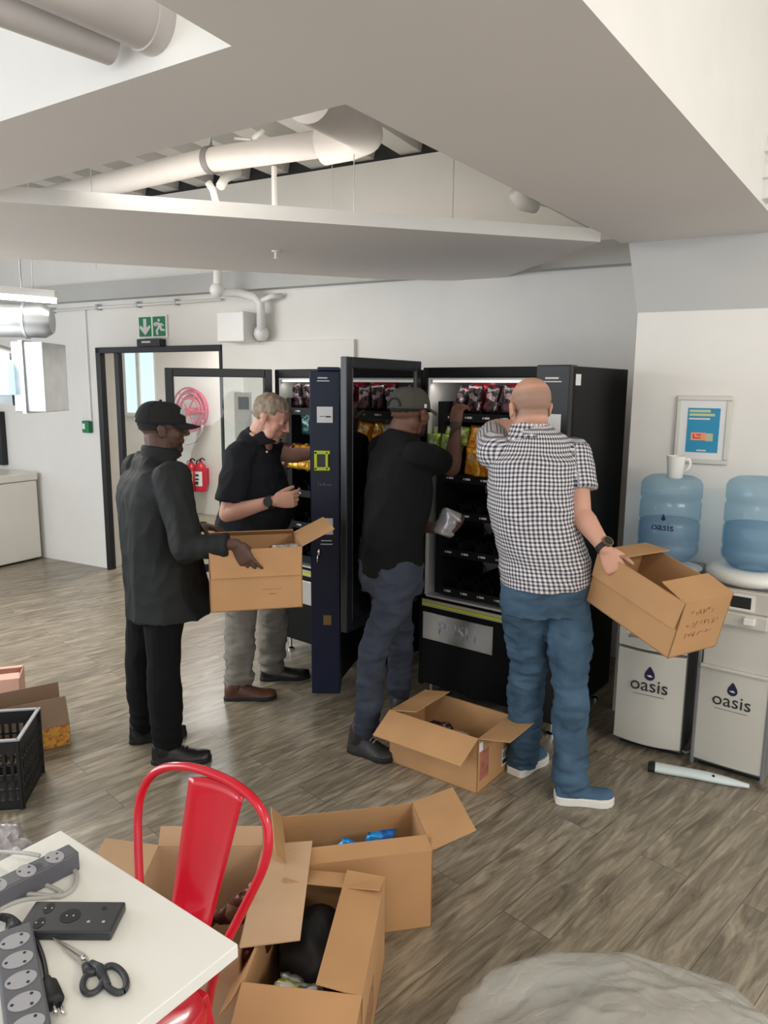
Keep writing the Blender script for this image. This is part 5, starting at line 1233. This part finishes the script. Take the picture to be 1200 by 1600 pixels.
def hair_shell(parent, Fh, m, s, test, grow=.008, name='hair', vox=.005, amp=.004, sc=60):
    mb = MB()
    E = lambda c, r: ell(mb, Vector(c)*s, tuple(q*s + grow for q in r), Fh)
    E((-.014, 0, .042), (.100, .077, .083)); E((.018, 0, .035), (.074, .070, .075)); E((-.03, 0, .0), (.075, .068, .06))
    me, co, no = organic(mb, vox, 2)
    L = np.array([list(Fh.inverted() @ Vector(c)) for c in co]) / s
    d = nz(co, sc, sc, sc*.3, 3) * amp
    co = co + no * d[:, None]
    keep = test(L); co = np.where(keep[:, None], co, co - no*.022)
    return finish(me, co, name, m, parent)
def paint_face(co, Fh, s, base, dark, brow, n=None, hair=None):
    L = np.array([list(Fh.inverted() @ Vector(c)) for c in co]) / s
    col = np.tile(np.array(base, float), (len(co), 1))
    v = nz(co, 12, 12, 12, 5)[:, None]; col *= 1 + .12*v
    def spot(c, r, cc, k=1.0):
        q = (((L - np.array(c))/np.array(r))**2).sum(1); w_ = np.clip(1.4 - q, 0, 1)[:, None]*k
        return col*(1 - w_) + np.array(cc)*w_
    for q in (-1, 1):
        col = spot((.094, q*.031, .041), (.012, .021, .005), brow, .9)
        col = spot((.092, q*.030, .018), (.010, .013, .0042), (.35, .32, .30), .8)
        col = spot((.094, q*.030, .018), (.010, .0055, .0046), (.02, .015, .012), 1)
        col = spot((.090, q*.030, .0235), (.012, .015, .0018), dark, .9)
    col = spot((.095, 0, -.048), (.014, .021, .0075), tuple(np.array(base)*np.array((.75, .45, .45))), .7)
    col = spot((.096, 0, -.0478), (.012, .020, .0012), dark, .8)
    for q in (-1, 1): col = spot((.112, q*.009, -.025), (.010, .004, .003), dark, .8)
    return col, L

def person_root(lab, x, y): return thing('person', lab, 'person', (x, y, 0), 0)
VB = .0042
Z = Vector((0, 0, 1))
def V2(a): return Vector((math.cos(a), math.sin(a), 0))
def lat(f): return Vector((-f.y, f.x, 0)).normalized()     # person's left

# ======== man in the dark jacket (left) ========
def man_a():
    root = person_root('man in a black cap, charcoal jacket and black trousers carrying a cardboard box', -1.05, 3.24)
    f = Vector((.76, .65, 0)).normalized(); l = lat(f)
    pel = Vector((-1.035, 3.27, .86)); chest = Vector((-1.03, 3.265, 1.20)); shl = Vector((-1.015, 3.265, 1.345)); nk = Vector((-.995, 3.265, 1.40))
    hc = Vector((-.980, 3.275, 1.503)); Fh = head_frame(hc, Vector((.93, .30, -.03)))
    s = .96
    rs = shl - l*.175 + Z*(-.035); ls = shl + l*.175 + Z*(-.03)
    rel = P(292, 856, 2.99); rwr = P(368, 850, 2.955); lel = P(268, 835, 3.48); lwr = P(318, 822, 3.38)
    skin = (.095, .048, .032)
    mb = MB()
    torso(mb, [(pel - Z*.06, l, .15, .10, 2.3), (pel + Z*.05, l, .15, .105, 2.3), (pel + Z*.2, l, .135, .095, 2.3), (chest, l, .155, .105, 2.4), (shl - Z*.03, l, .15, .09, 2.3), (nk, l, .07, .06, 2)], k=.84)
    cap_chain(mb, [shl, nk + Z*.02, Fh @ Vector((-.02, 0, -.03))], [.066, .062, .060])
    arm_mb(mb, rs, rel, rwr, .95); arm_mb(mb, ls, lel, lwr, .95)
    hipr, hipl = pel - l*.085 - Z*.03, pel + l*.085 - Z*.03
    ra, la = Vector((-.985, 3.17, .09)), Vector((-1.155, 3.365, .09)); rk, lk = Vector((-.985, 3.165, .46)), Vector((-1.14, 3.34, .46))
    leg_mb(mb, hipr, rk, ra, .78); leg_mb(mb, hipl, lk, la, .78)
    head_mb(mb, Fh, s)
    hand_mb(mb, rwr, (.50, -.02, -.85), (.05, 1, .1), (.85, 0, .5), each=[(.15, .3, .3), (.25, .35, .3), (.3, .4, .3), (.4, .4, .3)], length=.95, thumb=(.8, .2, .5))
    hand_mb(mb, lwr, (.9, -.35, -.1), (0, -.3, -1), (-.2, -1, 0), curl=(.4, .5, .4), length=.95)
    me, co, no = organic(mb, VB, 3)
    col, L = paint_face(co, Fh, s, skin, (.012, .008, .007), (.010, .008, .007))
    bd = (L[:, 0] > .03) & (L[:, 2] < -.055) & (L[:, 2] > -.12) & (np.abs(L[:, 1]) < .06); col[bd] *= .45
    finish(me, co, 'body', M['skin'], root, col)
    hair_shell(root, Fh, M['hair_k'], s, lambda L: (L[:, 2] > .0) & ((L[:, 0] < .035) | (L[:, 2] > .06)) & ((L[:, 0] < -.02) | (L[:, 2] > .03)), .002, amp=.0005)
    cap, FC = cap_hat(root, Fh, M['cap_b'], .96, brim_len=.070, low=.030, tilt=R_(2))
    build(MB().prism([FC @ Vector((.085, -.034, .070)), FC @ Vector((.088, -.022, .092)), FC @ Vector((.072, -.044, .098)), FC @ Vector((.070, -.052, .078))], FC.to_3x3() @ Vector((.006, -.006, .002))), 'cap_emblem', M['ltext'], cap, world=True)
    build(MB().box(-.118, -.112, -.012, .012, .030, .048, T=FC), 'strap_buckle', M['chrome'], cap, world=True)
    # jacket
    mb = MB()
    torso(mb, [(Vector((-.985, 3.28, .668)), l, .232, .185, 2.2), (Vector((-.995, 3.28, .80)), l, .222, .175, 2.3), (Vector((-1.015, 3.27, 1.0)), l, .205, .155, 2.4), (chest, l, .208, .142, 2.5), (shl - Z*.06, l, .200, .124, 2.4), (shl + Z*.005, l, .150, .09, 2.1), (nk, l, .080, .074, 2)])
    cap_chain(mb, [rs + l*.004, rs.lerp(rel, .5), rel], [.078, .074, .068]); cap_chain(mb, [ls - l*.004, ls.lerp(lel, .5), lel], [.078, .070, .062])
    rc = rel.lerp(rwr, .86); lc = lel.lerp(lwr, .8)
    mb.tube([rel, rel.lerp(rwr, .4), rc], [.066, .058, .047], 24); mb.tube([lel, lel.lerp(lwr, .4), lc], [.06, .055, .045], 24)
    me, co, no = organic(mb, .0065, 4)
    co = wrinkle(co, no, .013, (6, 6, 3.0), 2); co = wrinkle(co, no, .005, (16, 16, 9), 5)
    arm = np.exp(-np.minimum(((co - np.array(rel))**2).sum(1), ((co - np.array(rel.lerp(rwr, .5)))**2).sum(1)) / .012)
    d = nz(co, 30, 10, 12, 8) * .008 * arm; co = co + no*d[:, None]
    jk = finish(me, co, 'jacket', M['jacket'], root)
    mb = MB()
    torso(mb, [(nk - Z*.03 + f*.012, l, .090, .088, 2), (nk + Z*.012, l, .080, .080, 2), (nk + Z*.030 + f*.003, l, .077, .077, 2)])
    me, co, no = organic(mb, .005, 2); finish(me, co, 'collar', M['jacket'], jk)
    sv = MB(); q = Vector((-.985, 3.125, .665)); sv.prism([q + Vector((-.004, -.02, 0)), q + Vector((.004, -.02, 0)), q + Vector((.002, -.012, .10))], (0, .01, 0)); 
    # trousers
    mb = MB()
    torso(mb, [(pel - Z*.10, l, .155, .115, 2.2), (pel, l, .165, .12, 2.3), (pel + Z*.12, l, .155, .11, 2.3)])
    leg_mb(mb, hipr, rk, ra + Z*.0, .92, (.016, .022, .024, .026, .032)); leg_mb(mb, hipl, lk, la, .92, (.016, .022, .024, .026, .032))
    me, co, no = organic(mb, .0065, 4)
    co = wrinkle(co, no, .006, (8, 8, 8), 1); low = np.clip((.35 - co[:, 2])/.25, 0, 1); co = co + no*(nz(co, 6, 6, 28, 4)*.010*low)[:, None]
    co[:, 2] = np.maximum(co[:, 2], .040)
    finish(me, co, 'trousers', M['blackpant'], root)
    shoe(root, 'shoe', (-1.05, 3.145, 0), (-.785, 3.165, 0), .105, M['shoe_b'], M['sole_k'], label='right black leather shoe', laces=M['rubber'])
    shoe(root, 'shoe', (-1.22, 3.33, 0), (-.965, 3.42, 0), .105, M['shoe_b'], M['sole_k'], laces=M['rubber'])
man_a()

# ======== grey-haired man in the dark polo ========
def man_b():
    root = person_root('grey-haired man in a dark polo shirt and khaki trousers reaching into the left vending machine', -.72, 4.0)
    f = Vector((.96, -.10, 0)).normalized(); l = lat(f)
    pel = Vector((-.735, 3.98, .88)); belly = Vector((-.690, 3.965, 1.04)); chest = Vector((-.705, 3.985, 1.24)); shl = Vector((-.700, 3.99, 1.385)); nk = Vector((-.665, 3.985, 1.445))
    hc = P(424, 655, 3.96); Fh = head_frame(hc, Vector((.84, -.30, -.42)), (.2, 0, 1)); s = 1.02
    rs = Vector((-.735, 3.80, 1.345)); ls = Vector((-.655, 4.17, 1.35))
    rel = P(355, 803, 3.70); rwr = P(428, 783, 3.62); lel = P(452, 712, 4.20); lwr = P(500, 708, 4.30)
    skin = (.60, .32, .235)
    mb = MB()
    torso(mb, [(pel - Z*.06, l, .17, .12, 2.3), (pel + Z*.05, l, .17, .13, 2.3), (belly, l, .17, .15, 2.2), (chest, l, .18, .13, 2.4), (shl - Z*.03, l, .17, .105, 2.3), (nk, l, .08, .07, 2)], k=.84)
    cap_chain(mb, [shl, nk + Z*.01, Fh @ Vector((-.02, 0, -.03))], [.07, .064, .062])
    arm_mb(mb, rs, rel, rwr, 1.08); arm_mb(mb, ls, lel, lwr, 1.08)
    hipr, hipl = pel - l*.10 - Z*.03, pel + l*.10 - Z*.03
    ra, la = Vector((-.795, 3.885, .09)), Vector((-.64, 4.13, .09)); rk, lk = Vector((-.775, 3.90, .48)), Vector((-.63, 4.09, .48))
    leg_mb(mb, hipr, rk, ra, .86); leg_mb(mb, hipl, lk, la, .86)
    head_mb(mb, Fh, s, .012)
    hand_mb(mb, rwr, (.97, .05, .10), (0, 1, .1), (0, .1, 1), each=[(.5, .7, .4), (.7, .9, .5), (.8, 1.0, .6), (.9, 1.0, .6)], length=1.05, thumb=(.7, .3, .7))
    hand_mb(mb, lwr, (.9, .4, -.1), (0, 0, -1), (0, -1, 0), length=1.05)
    me, co, no = organic(mb, VB, 3)
    col, L = paint_face(co, Fh, s, skin, (.10, .03, .02), (.30, .22, .16))
    col[:, 0] *= 1 + .10*np.clip(gauss(co, Fh @ Vector((.06, -.05, -.01)), .03), 0, 1)
    finish(me, co, 'body', M['skin'], root, col)
    hair_shell(root, Fh, M['hair_g'], s, lambda L: ((L[:, 2] > .065) & (L[:, 0] < .085)) | ((L[:, 0] < -.005) & (L[:, 2] > -.02)) | ((L[:, 0] < .04) & (L[:, 2] > .035)) , .009, amp=.007, sc=45)
    # polo
    mb = MB()
    torso(mb, [(pel - Z*.055, l, .195, .165, 2.2), (pel + Z*.06, l, .205, .18, 2.2), (belly, l, .21, .192, 2.2), (chest, l, .212, .168, 2.3), (shl - Z*.06, l, .20, .140, 2.3), (shl + Z*.0, l, .155, .10, 2.1), (nk, l, .082, .074, 2)])
    rc, lc = rs.lerp(rel, .82), ls.lerp(lel, .62)
    cap_chain(mb, [rs + l*.004, rs.lerp(rel, .4)], [.080, .080], 22); mb.tube([rs, rs.lerp(rel, .5), rc], [.078, .082, .078], 28); cap_chain(mb, [ls - l*.004, ls.lerp(lel, .2)], [.08, .078], 22); mb.tube([ls, ls.lerp(lel, .5), lc], [.076, .074, .07], 28)
    me, co, no = organic(mb, .0065, 3)
    co = wrinkle(co, no, .011, (6, 6, 5), 12); co = wrinkle(co, no, .005, (16, 16, 12), 15)
    po = finish(me, co, 'polo_shirt', M['polo'], root)
    mb = MB(); torso(mb, [(nk - Z*.060 + f*.005, l, .115, .112, 2), (nk - Z*.022 - f*.004, l, .092, .088, 2), (nk - Z*.002 - f*.016, l, .084, .074, 2)])
    me, co, no = organic(mb, .005, 2); finish(me, co, 'collar', M['polo'], po)
    build(MB().ball(P(417, 706, 3.80), .006, 10), 'button', M['white'], po, True, world=True)
    # trousers
    mb = MB()
    torso(mb, [(pel - Z*.12, l, .18, .15, 2.2), (pel - Z*.02, l, .185, .155, 2.3), (pel + Z*.06, l, .18, .15, 2.3)])
    g = (.018, .026, .028, .030, .036); leg_mb(mb, hipr, rk, ra, 1.0, g); leg_mb(mb, hipl, lk, la, 1.0, g)
    me, co, no = organic(mb, .0065, 4)
    co = wrinkle(co, no, .013, (8, 8, 9), 21); co = wrinkle(co, no, .005, (15, 15, 26), 22); low = np.clip((.40 - co[:, 2])/.25, 0, 1); co = co + no*(nz(co, 7, 7, 30, 24)*.014*low)[:, None]
    co[:, 2] = np.maximum(co[:, 2], .045)
    finish(me, co, 'trousers', M['khaki'], root)
    # watch
    dv = (rwr - rel).normalized(); wc = rwr - dv*.015
    wt = build(MB().tube([wc - dv*.011, wc + dv*.011], .034, 24), 'watch', M['rubber'], root, True, world=True, auto=40)
    nn = Vector((.0, -1, .25)); nn = (nn - dv*nn.dot(dv)).normalized(); build(MB().disc(wc + nn*.031, nn, .024, 24, th=.009), 'watch_dial', M['plug_d'], wt, world=True)
    shoe(root, 'shoe', (-.87, 3.845, 0), (-.585, 3.86, 0), .108, M['shoe_br'], M['sole_k'], label='brown leather shoe', hgt=.088)
    shoe(root, 'shoe', (-.72, 4.12, 0), (-.43, 4.16, 0), .108, M['shoe_b'], M['sole_k'])
man_b()

# ======== man in the black T-shirt ========
def man_c():
    root = person_root('man in a grey-olive cap, black T-shirt and slate jeans stocking the right vending machine', .03, 3.3)
    f = Vector((.86, .50, 0)).normalized(); l = lat(f)
    pel = Vector((.035, 3.28, .90)); waist = Vector((.045, 3.27, 1.03)); chest = Vector((.070, 3.275, 1.26)); shl = Vector((.070, 3.28, 1.455)); nk = Vector((.080, 3.285, 1.51))
    hc = P(641, 648, 3.30); Fh = head_frame(hc, Vector((.66, .75, .02))); s = .96
    rs = shl - l*.155 - Z*.035; ls = shl + l*.150 - Z*.035
    rel = P(706, 731, 3.32); rwr = P(712, 672, 3.50); lel = P(640, 815, 3.50); lwr = P(678, 826, 3.42)
    skin = (.125, .056, .036)
    mb = MB()
    torso(mb, [(pel - Z*.06, l, .155, .105, 2.3), (pel + Z*.05, l, .155, .11, 2.3), (waist, l, .145, .105, 2.3), (chest, l, .165, .115, 2.4), (shl - Z*.03, l, .16, .09, 2.3), (nk, l, .07, .062, 2)], k=.84)
    cap_chain(mb, [shl, nk + Z*.01, Fh @ Vector((-.02, 0, -.03))], [.066, .060, .060])
    arm_mb(mb, rs, rel, rwr, 1.0); arm_mb(mb, ls, lel, lwr, 1.0)
    hipr, hipl = pel - l*.09 - Z*.03, pel + l*.09 - Z*.03
    ra, la = Vector((-.075, 3.235, .10)), Vector((.085, 3.60, .10)); rk, lk = Vector((-.045, 3.215, .50)), Vector((.085, 3.50, .50))
    leg_mb(mb, hipr, rk, ra, .84); leg_mb(mb, hipl, lk, la, .84)
    head_mb(mb, Fh, s)
    hand_mb(mb, rwr, (.05, .25, 1), (.75, .6, -.2), (-.7, .6, 0), each=[(.4, .5, .4), (.5, .6, .4), (.6, .6, .4), (.7, .7, .5)], length=1.0, thumb=(.7, .5, .5))
    hand_mb(mb, lwr, (1, -.1, .0), (0, -.25, 1), (-.1, .9, .1), each=[(.4, .5, .4), (.45, .5, .4), (.5, .6, .4), (.6, .7, .5)], length=1.0, thumb=(.6, .6, .5))
    me, co, no = organic(mb, VB, 3)
    col, L = paint_face(co, Fh, s, skin, (.015, .009, .008), (.012, .009, .008))
    bd = (L[:, 0] > .02) & (L[:, 2] < -.045) & (L[:, 2] > -.12) & (np.abs(L[:, 1]) < .065); col[bd] *= .35
    finish(me, co, 'body', M['skin'], root, col)
    hair_shell(root, Fh, M['hair_k'], s, lambda L: (L[:, 2] > .015) & (L[:, 0] < .03), .0012, amp=.0005)
    cap, FC = cap_hat(root, Fh, M['cap_o'], .95, brim_len=.066, low=.026, brim_drop=.02, tilt=R_(3))
    build(MB().box(-.020, -.006, -.0955, -.0925, .032, .048, T=FC), 'white_tag', M['ltext'], cap, world=True)
    mb = MB(); mb.tube([FC @ Vector((-.112 + .0*math.cos(q), .034*math.cos(q), .036 + .034*max(0, math.sin(q)))) for q in np.linspace(0, PI, 14)], .004, 6); build(mb, 'back_opening', M['hair_k'], cap, True, world=True)
    # T-shirt
    mb = MB()
    torso(mb, [(pel - Z*.03, l, .165, .128, 2.2), (pel + Z*.05, l, .165, .126, 2.3), (waist + Z*.03, l, .162, .124, 2.3), (chest, l, .170, .128, 2.5), (shl - Z*.06, l, .165, .112, 2.4), (shl + Z*.0, l, .130, .085, 2.1), (nk, l, .075, .070, 2)])
    rc, lc = rs.lerp(rel, .66), ls.lerp(lel, .6)
    cap_chain(mb, [rs + l*.004, rs.lerp(rel, .2)], [.064, .064], 22); mb.tube([rs, rs.lerp(rel, .4), rc], [.062, .064, .064], 28); cap_chain(mb, [ls - l*.004, ls.lerp(lel, .2)], [.072, .07], 22); mb.tube([ls, ls.lerp(lel, .4), lc], [.07, .07, .068], 28)
    me, co, no = organic(mb, .0065, 3)
    co = wrinkle(co, no, .010, (7, 7, 5), 32); co = wrinkle(co, no, .004, (16, 16, 12), 35)
    finish(me, co, 't_shirt', M['tee'], root)
    mb = MB()
    torso(mb, [(pel - Z*.12, l, .158, .125, 2.2), (pel - Z*.03, l, .168, .130, 2.3), (pel + Z*.05, l, .160, .122, 2.3)])
    g = (.012, .012, .014, .014, .018); leg_mb(mb, hipr, rk, ra + Z*.03, .98, g); leg_mb(mb, hipl, lk, la + Z*.03, .98, g)
    me, co, no = organic(mb, .0065, 4)
    co = wrinkle(co, no, .010, (9, 9, 11), 41); co = wrinkle(co, no, .004, (14, 14, 26), 42); kn = np.exp(-((co[:, 2] - .5)**2)/.01) + np.clip((.28 - co[:, 2])/.15, 0, 1); co = co + no*(nz(co, 8, 8, 34, 44)*.010*kn)[:, None]
    jn = finish(me, co, 'jeans', M['slate'], root)
    shoe(root, 'shoe', (-.150, 3.285, 0), (.055, 3.165, 0), .112, M['shoe_g'], M['sole_k'], hgt=.105, label='dark grey lace-up shoe', laces=M['cable_g'], opening=.11)
    shoe(root, 'shoe', (.05, 3.55, 0), (.235, 3.68, 0), .105, M['shoe_g'], M['sole_k'], hgt=.105, laces=M['cable_g'], opening=.11)
    return lwr
lw = man_c()
pk = P(693, 818, 3.40)
packet('f_white', Matrix.Translation(pk + Vector((-.01, 0, -.055))) @ Matrix.Rotation(.45, 4, 'Y') @ Matrix.Rotation(.5, 4, 'Z'), 'white packet held low in the hand of the man in the black T-shirt', None, .10, .13, .085)

# ======== bald man in the checked shirt ========
def man_d():
    root = person_root('bald man in checked shirt and blue jeans, seen from behind, holding a tilted box', .73, 2.98)
    f = Vector((-.13, .99, 0)).normalized(); l = lat(f)
    pel = Vector((.668, 2.97, .90)); waist = Vector((.625, 2.96, 1.07)); chest = Vector((.588, 2.955, 1.30)); shl = Vector((.600, 2.965, 1.475)); nk = Vector((.585, 2.985, 1.535))
    hc = P(828, 640, 3.00); Fh = head_frame(hc, Vector((-.22, .95, -.22))); s = 1.0
    rs = shl - l*.172 - Z*.04; ls = shl + l*.155 - Z*.03 + f*.03
    rel = P(907, 803, 2.90); rwr = P(946, 858, 2.79); lel = P(768, 672, 3.26); lwr = P(806, 664, 3.42)
    skin = (.58, .31, .22)
    mb = MB()
    torso(mb, [(pel - Z*.06, l, .17, .12, 2.3), (pel + Z*.05, l, .165, .12, 2.3), (waist, l, .155, .12, 2.3), (chest, l, .18, .12, 2.4), (shl - Z*.03, l, .17, .095, 2.3), (nk, l, .075, .068, 2)], k=.84)
    cap_chain(mb, [shl, nk + Z*.01, Fh @ Vector((-.02, 0, -.03))], [.072, .066, .064])
    arm_mb(mb, rs, rel, rwr, 1.08); arm_mb(mb, ls, lel, lwr, 1.08)
    hipr, hipl = pel - l*.095 - Z*.03, pel + l*.095 - Z*.03
    ra, la = Vector((.795, 2.865, .085)), Vector((.633, 3.085, .085)); rk, lk = Vector((.775, 2.89, .50)), Vector((.625, 3.05, .50))
    leg_mb(mb, hipr, rk, ra, .86); leg_mb(mb, hipl, lk, la, .86)
    head_mb(mb, Fh, s)
    ell(mb, (-.055, 0, -.045), (.035, .05, .03), Fh)
    hand_mb(mb, rwr, (.42, -.25, -.85), (.35, .95, .0), (.9, 0, .45), each=[(.5, .7, .5), (.6, .8, .5), (.7, .8, .5), (.8, .9, .5)], length=.98, thumb=(.75, .5, .45))
    hand_mb(mb, lwr, (.5, .85, .05), (.2, 0, -1), (1, -.3, 0), length=1.05)
    me, co, no = organic(mb, VB, 3)
    col, L = paint_face(co, Fh, s, skin, (.12, .04, .03), (.30, .2, .14))
    # shaved hair ring darkening
    stub = np.clip((.075 - L[:, 2])/.025, 0, 1) * np.clip((L[:, 2] + .045)/.02, 0, 1) * np.clip((.03 - L[:, 0])/.03, 0, 1) * (np.abs(L[:, 1]) < .0795)
    col = col*(1 - .55*stub[:, None]) + np.array((.16, .12, .09))*(.55*stub[:, None])*1
    finish(me, co, 'body', M['skin'], root, col)
    # checked shirt
    mb = MB()
    torso(mb, [(pel + Z*.005, l, .186, .158, 2.2), (pel + Z*.06, l, .184, .155, 2.2), (waist + Z*.03, l, .168, .145, 2.3), (chest - Z*.04, l, .166, .145, 2.5), (shl - Z*.07, l, .182, .130, 2.4), (shl - Z*.01, l, .150, .095, 2.1), (nk, l, .082, .076, 2)])
    rc, lc = rs.lerp(rel, .60), ls.lerp(lel, .75)
    cap_chain(mb, [rs + l*.004, rs.lerp(rel, .2)], [.074, .072], 22); mb.tube([rs, rs.lerp(rel, .4), rc], [.070, .076, .076], 28); cap_chain(mb, [ls - l*.004, ls.lerp(lel, .2)], [.074, .072], 22); mb.tube([ls, ls.lerp(lel, .4), lc], [.070, .070, .064], 28)
    mb2 = mb
    me, co, no = organic(mb2, .0055, 3)
    co0 = co.copy()
    sidew = .5 + .5*np.clip(np.abs((co - np.array(pel)) @ np.array(l))/.2, 0, 1)
    w1 = nz(np.c_[(co @ np.array(l))*1.0 + .55*co[:, 2], co[:, 1]*.3, co[:, 2] - .5*(co @ np.array(l))], 5, 5, 14, 52)
    d = (.35 - np.abs(w1))*.016*np.clip((1.45 - co[:, 2])/.2, .3, 1)
    co = co + no*d[:, None]; co = wrinkle(co, no, .003, (14, 14, 10), 55)
    # pattern coordinates
    ax = [pel, waist, chest, shl]
    zc = np.array([p.z for p in ax]); cxx = np.interp(co0[:, 2], zc, [p.x for p in ax]); cyy = np.interp(co0[:, 2], zc, [p.y for p in ax])
    dl = (co0[:, 0]-cxx)*l.x + (co0[:, 1]-cyy)*l.y; df = (co0[:, 0]-cxx)*f.x + (co0[:, 1]-cyy)*f.y
    uu = np.arctan2(dl/.20, -df/.15)*.19; uu = np.where(df > 0, uu, uu)
    vv = co0[:, 2] + .010*nz(co0, 5, 5, 5, 3); uu = uu + .010*nz(co0, 4, 4, 7, 8)
    for (a, b, side) in ((rs, rel, -1), (ls, lel, 1)):
        A_, B_ = np.array(a), np.array(b); ab = (B_-A_)/np.linalg.norm(B_-A_); tt = (co0 - A_) @ ab; rad = np.linalg.norm((co0 - A_) - np.outer(tt, ab), axis=1)
        lat_out = ((co0 - np.array(shl)) @ np.array(l))*side
        m_ = ((rad < .095) & (tt > -.03) & (tt < .26) & (lat_out > .145 + .0*tt)) if side < 0 else ((rad < .095) & (tt > .05))
        px = np.cross(ab, np.array(f if side < 0 else Z)); px /= np.linalg.norm(px); py = np.cross(ab, px)
        an = np.arctan2((co0 - A_) @ px, (co0 - A_) @ py)*.078
        uu = np.where(m_, an, uu); vv = np.where(m_, tt, vv)
    sh = finish(me, co, 'checked_shirt', M['check'], root, uvp=np.c_[uu, vv, uu*0])
    mb = MB(); torso(mb, [(nk - Z*.045 - f*.006, l, .112, .10, 2), (nk - Z*.01, l, .088, .082, 2), (nk + Z*.022 + f*.006, l, .080, .074, 2)])
    me, co, no = organic(mb, .005, 2); cl = finish(me, co, 'collar', M['check'], sh, uvp=np.c_[np.arctan2(co[:, 0]-nk.x, co[:, 1]-nk.y)*.08, co[:, 2]*.9, co[:, 0]*0])
    # jeans
    mb = MB()
    torso(mb, [(pel - Z*.12, l, .172, .135, 2.2), (pel - Z*.02, l, .182, .140, 2.3), (pel + Z*.05, l, .175, .132, 2.3)])
    g = (.012, .016, .018, .022, .030); leg_mb(mb, hipr, rk, ra - Z*.02, 1.02, g); leg_mb(mb, hipl, lk, la - Z*.02, 1.02, g)
    me, co, no = organic(mb, .0065, 4)
    co = wrinkle(co, no, .012, (8, 8, 11), 61); co = wrinkle(co, no, .006, (13, 13, 27), 62); kn = .7*np.exp(-((co[:, 2] - .5)**2)/.02) + np.clip((.30 - co[:, 2])/.18, 0, 1); co = co + no*(nz(co, 8, 8, 34, 64)*.013*kn)[:, None]
    co[:, 2] = np.maximum(co[:, 2], .035)
    finish(me, co, 'jeans', M['jeans'], root)
    # watch
    dv = (rwr - rel).normalized(); wc = rwr - dv*.012
    wt = build(MB().tube([wc - dv*.010, wc + dv*.010], .033, 24), 'watch', M['rubber'], root, True, world=True, auto=40)
    nn = Vector((.45, -.85, .1)); nn = (nn - dv*nn.dot(dv)).normalized(); build(MB().disc(wc + nn*.030, nn, .022, 24, th=.009), 'watch_case', M['bronze'], wt, world=True)
    build(MB().disc(wc + nn*.0392, nn, .017, 24, th=.001), 'watch_face', M['ktext'], wt, world=True)
    shoe(root, 'shoe', (.725, 2.855, 0), (.965, 2.835, 0), .108, M['shoe_bl'], M['sole_w'], sole=.035, hgt=.075)
    shoe(root, 'shoe', (.585, 3.045, 0), (.755, 3.22, 0), .108, M['shoe_bl'], M['sole_w'], sole=.035, hgt=.075)
man_d()
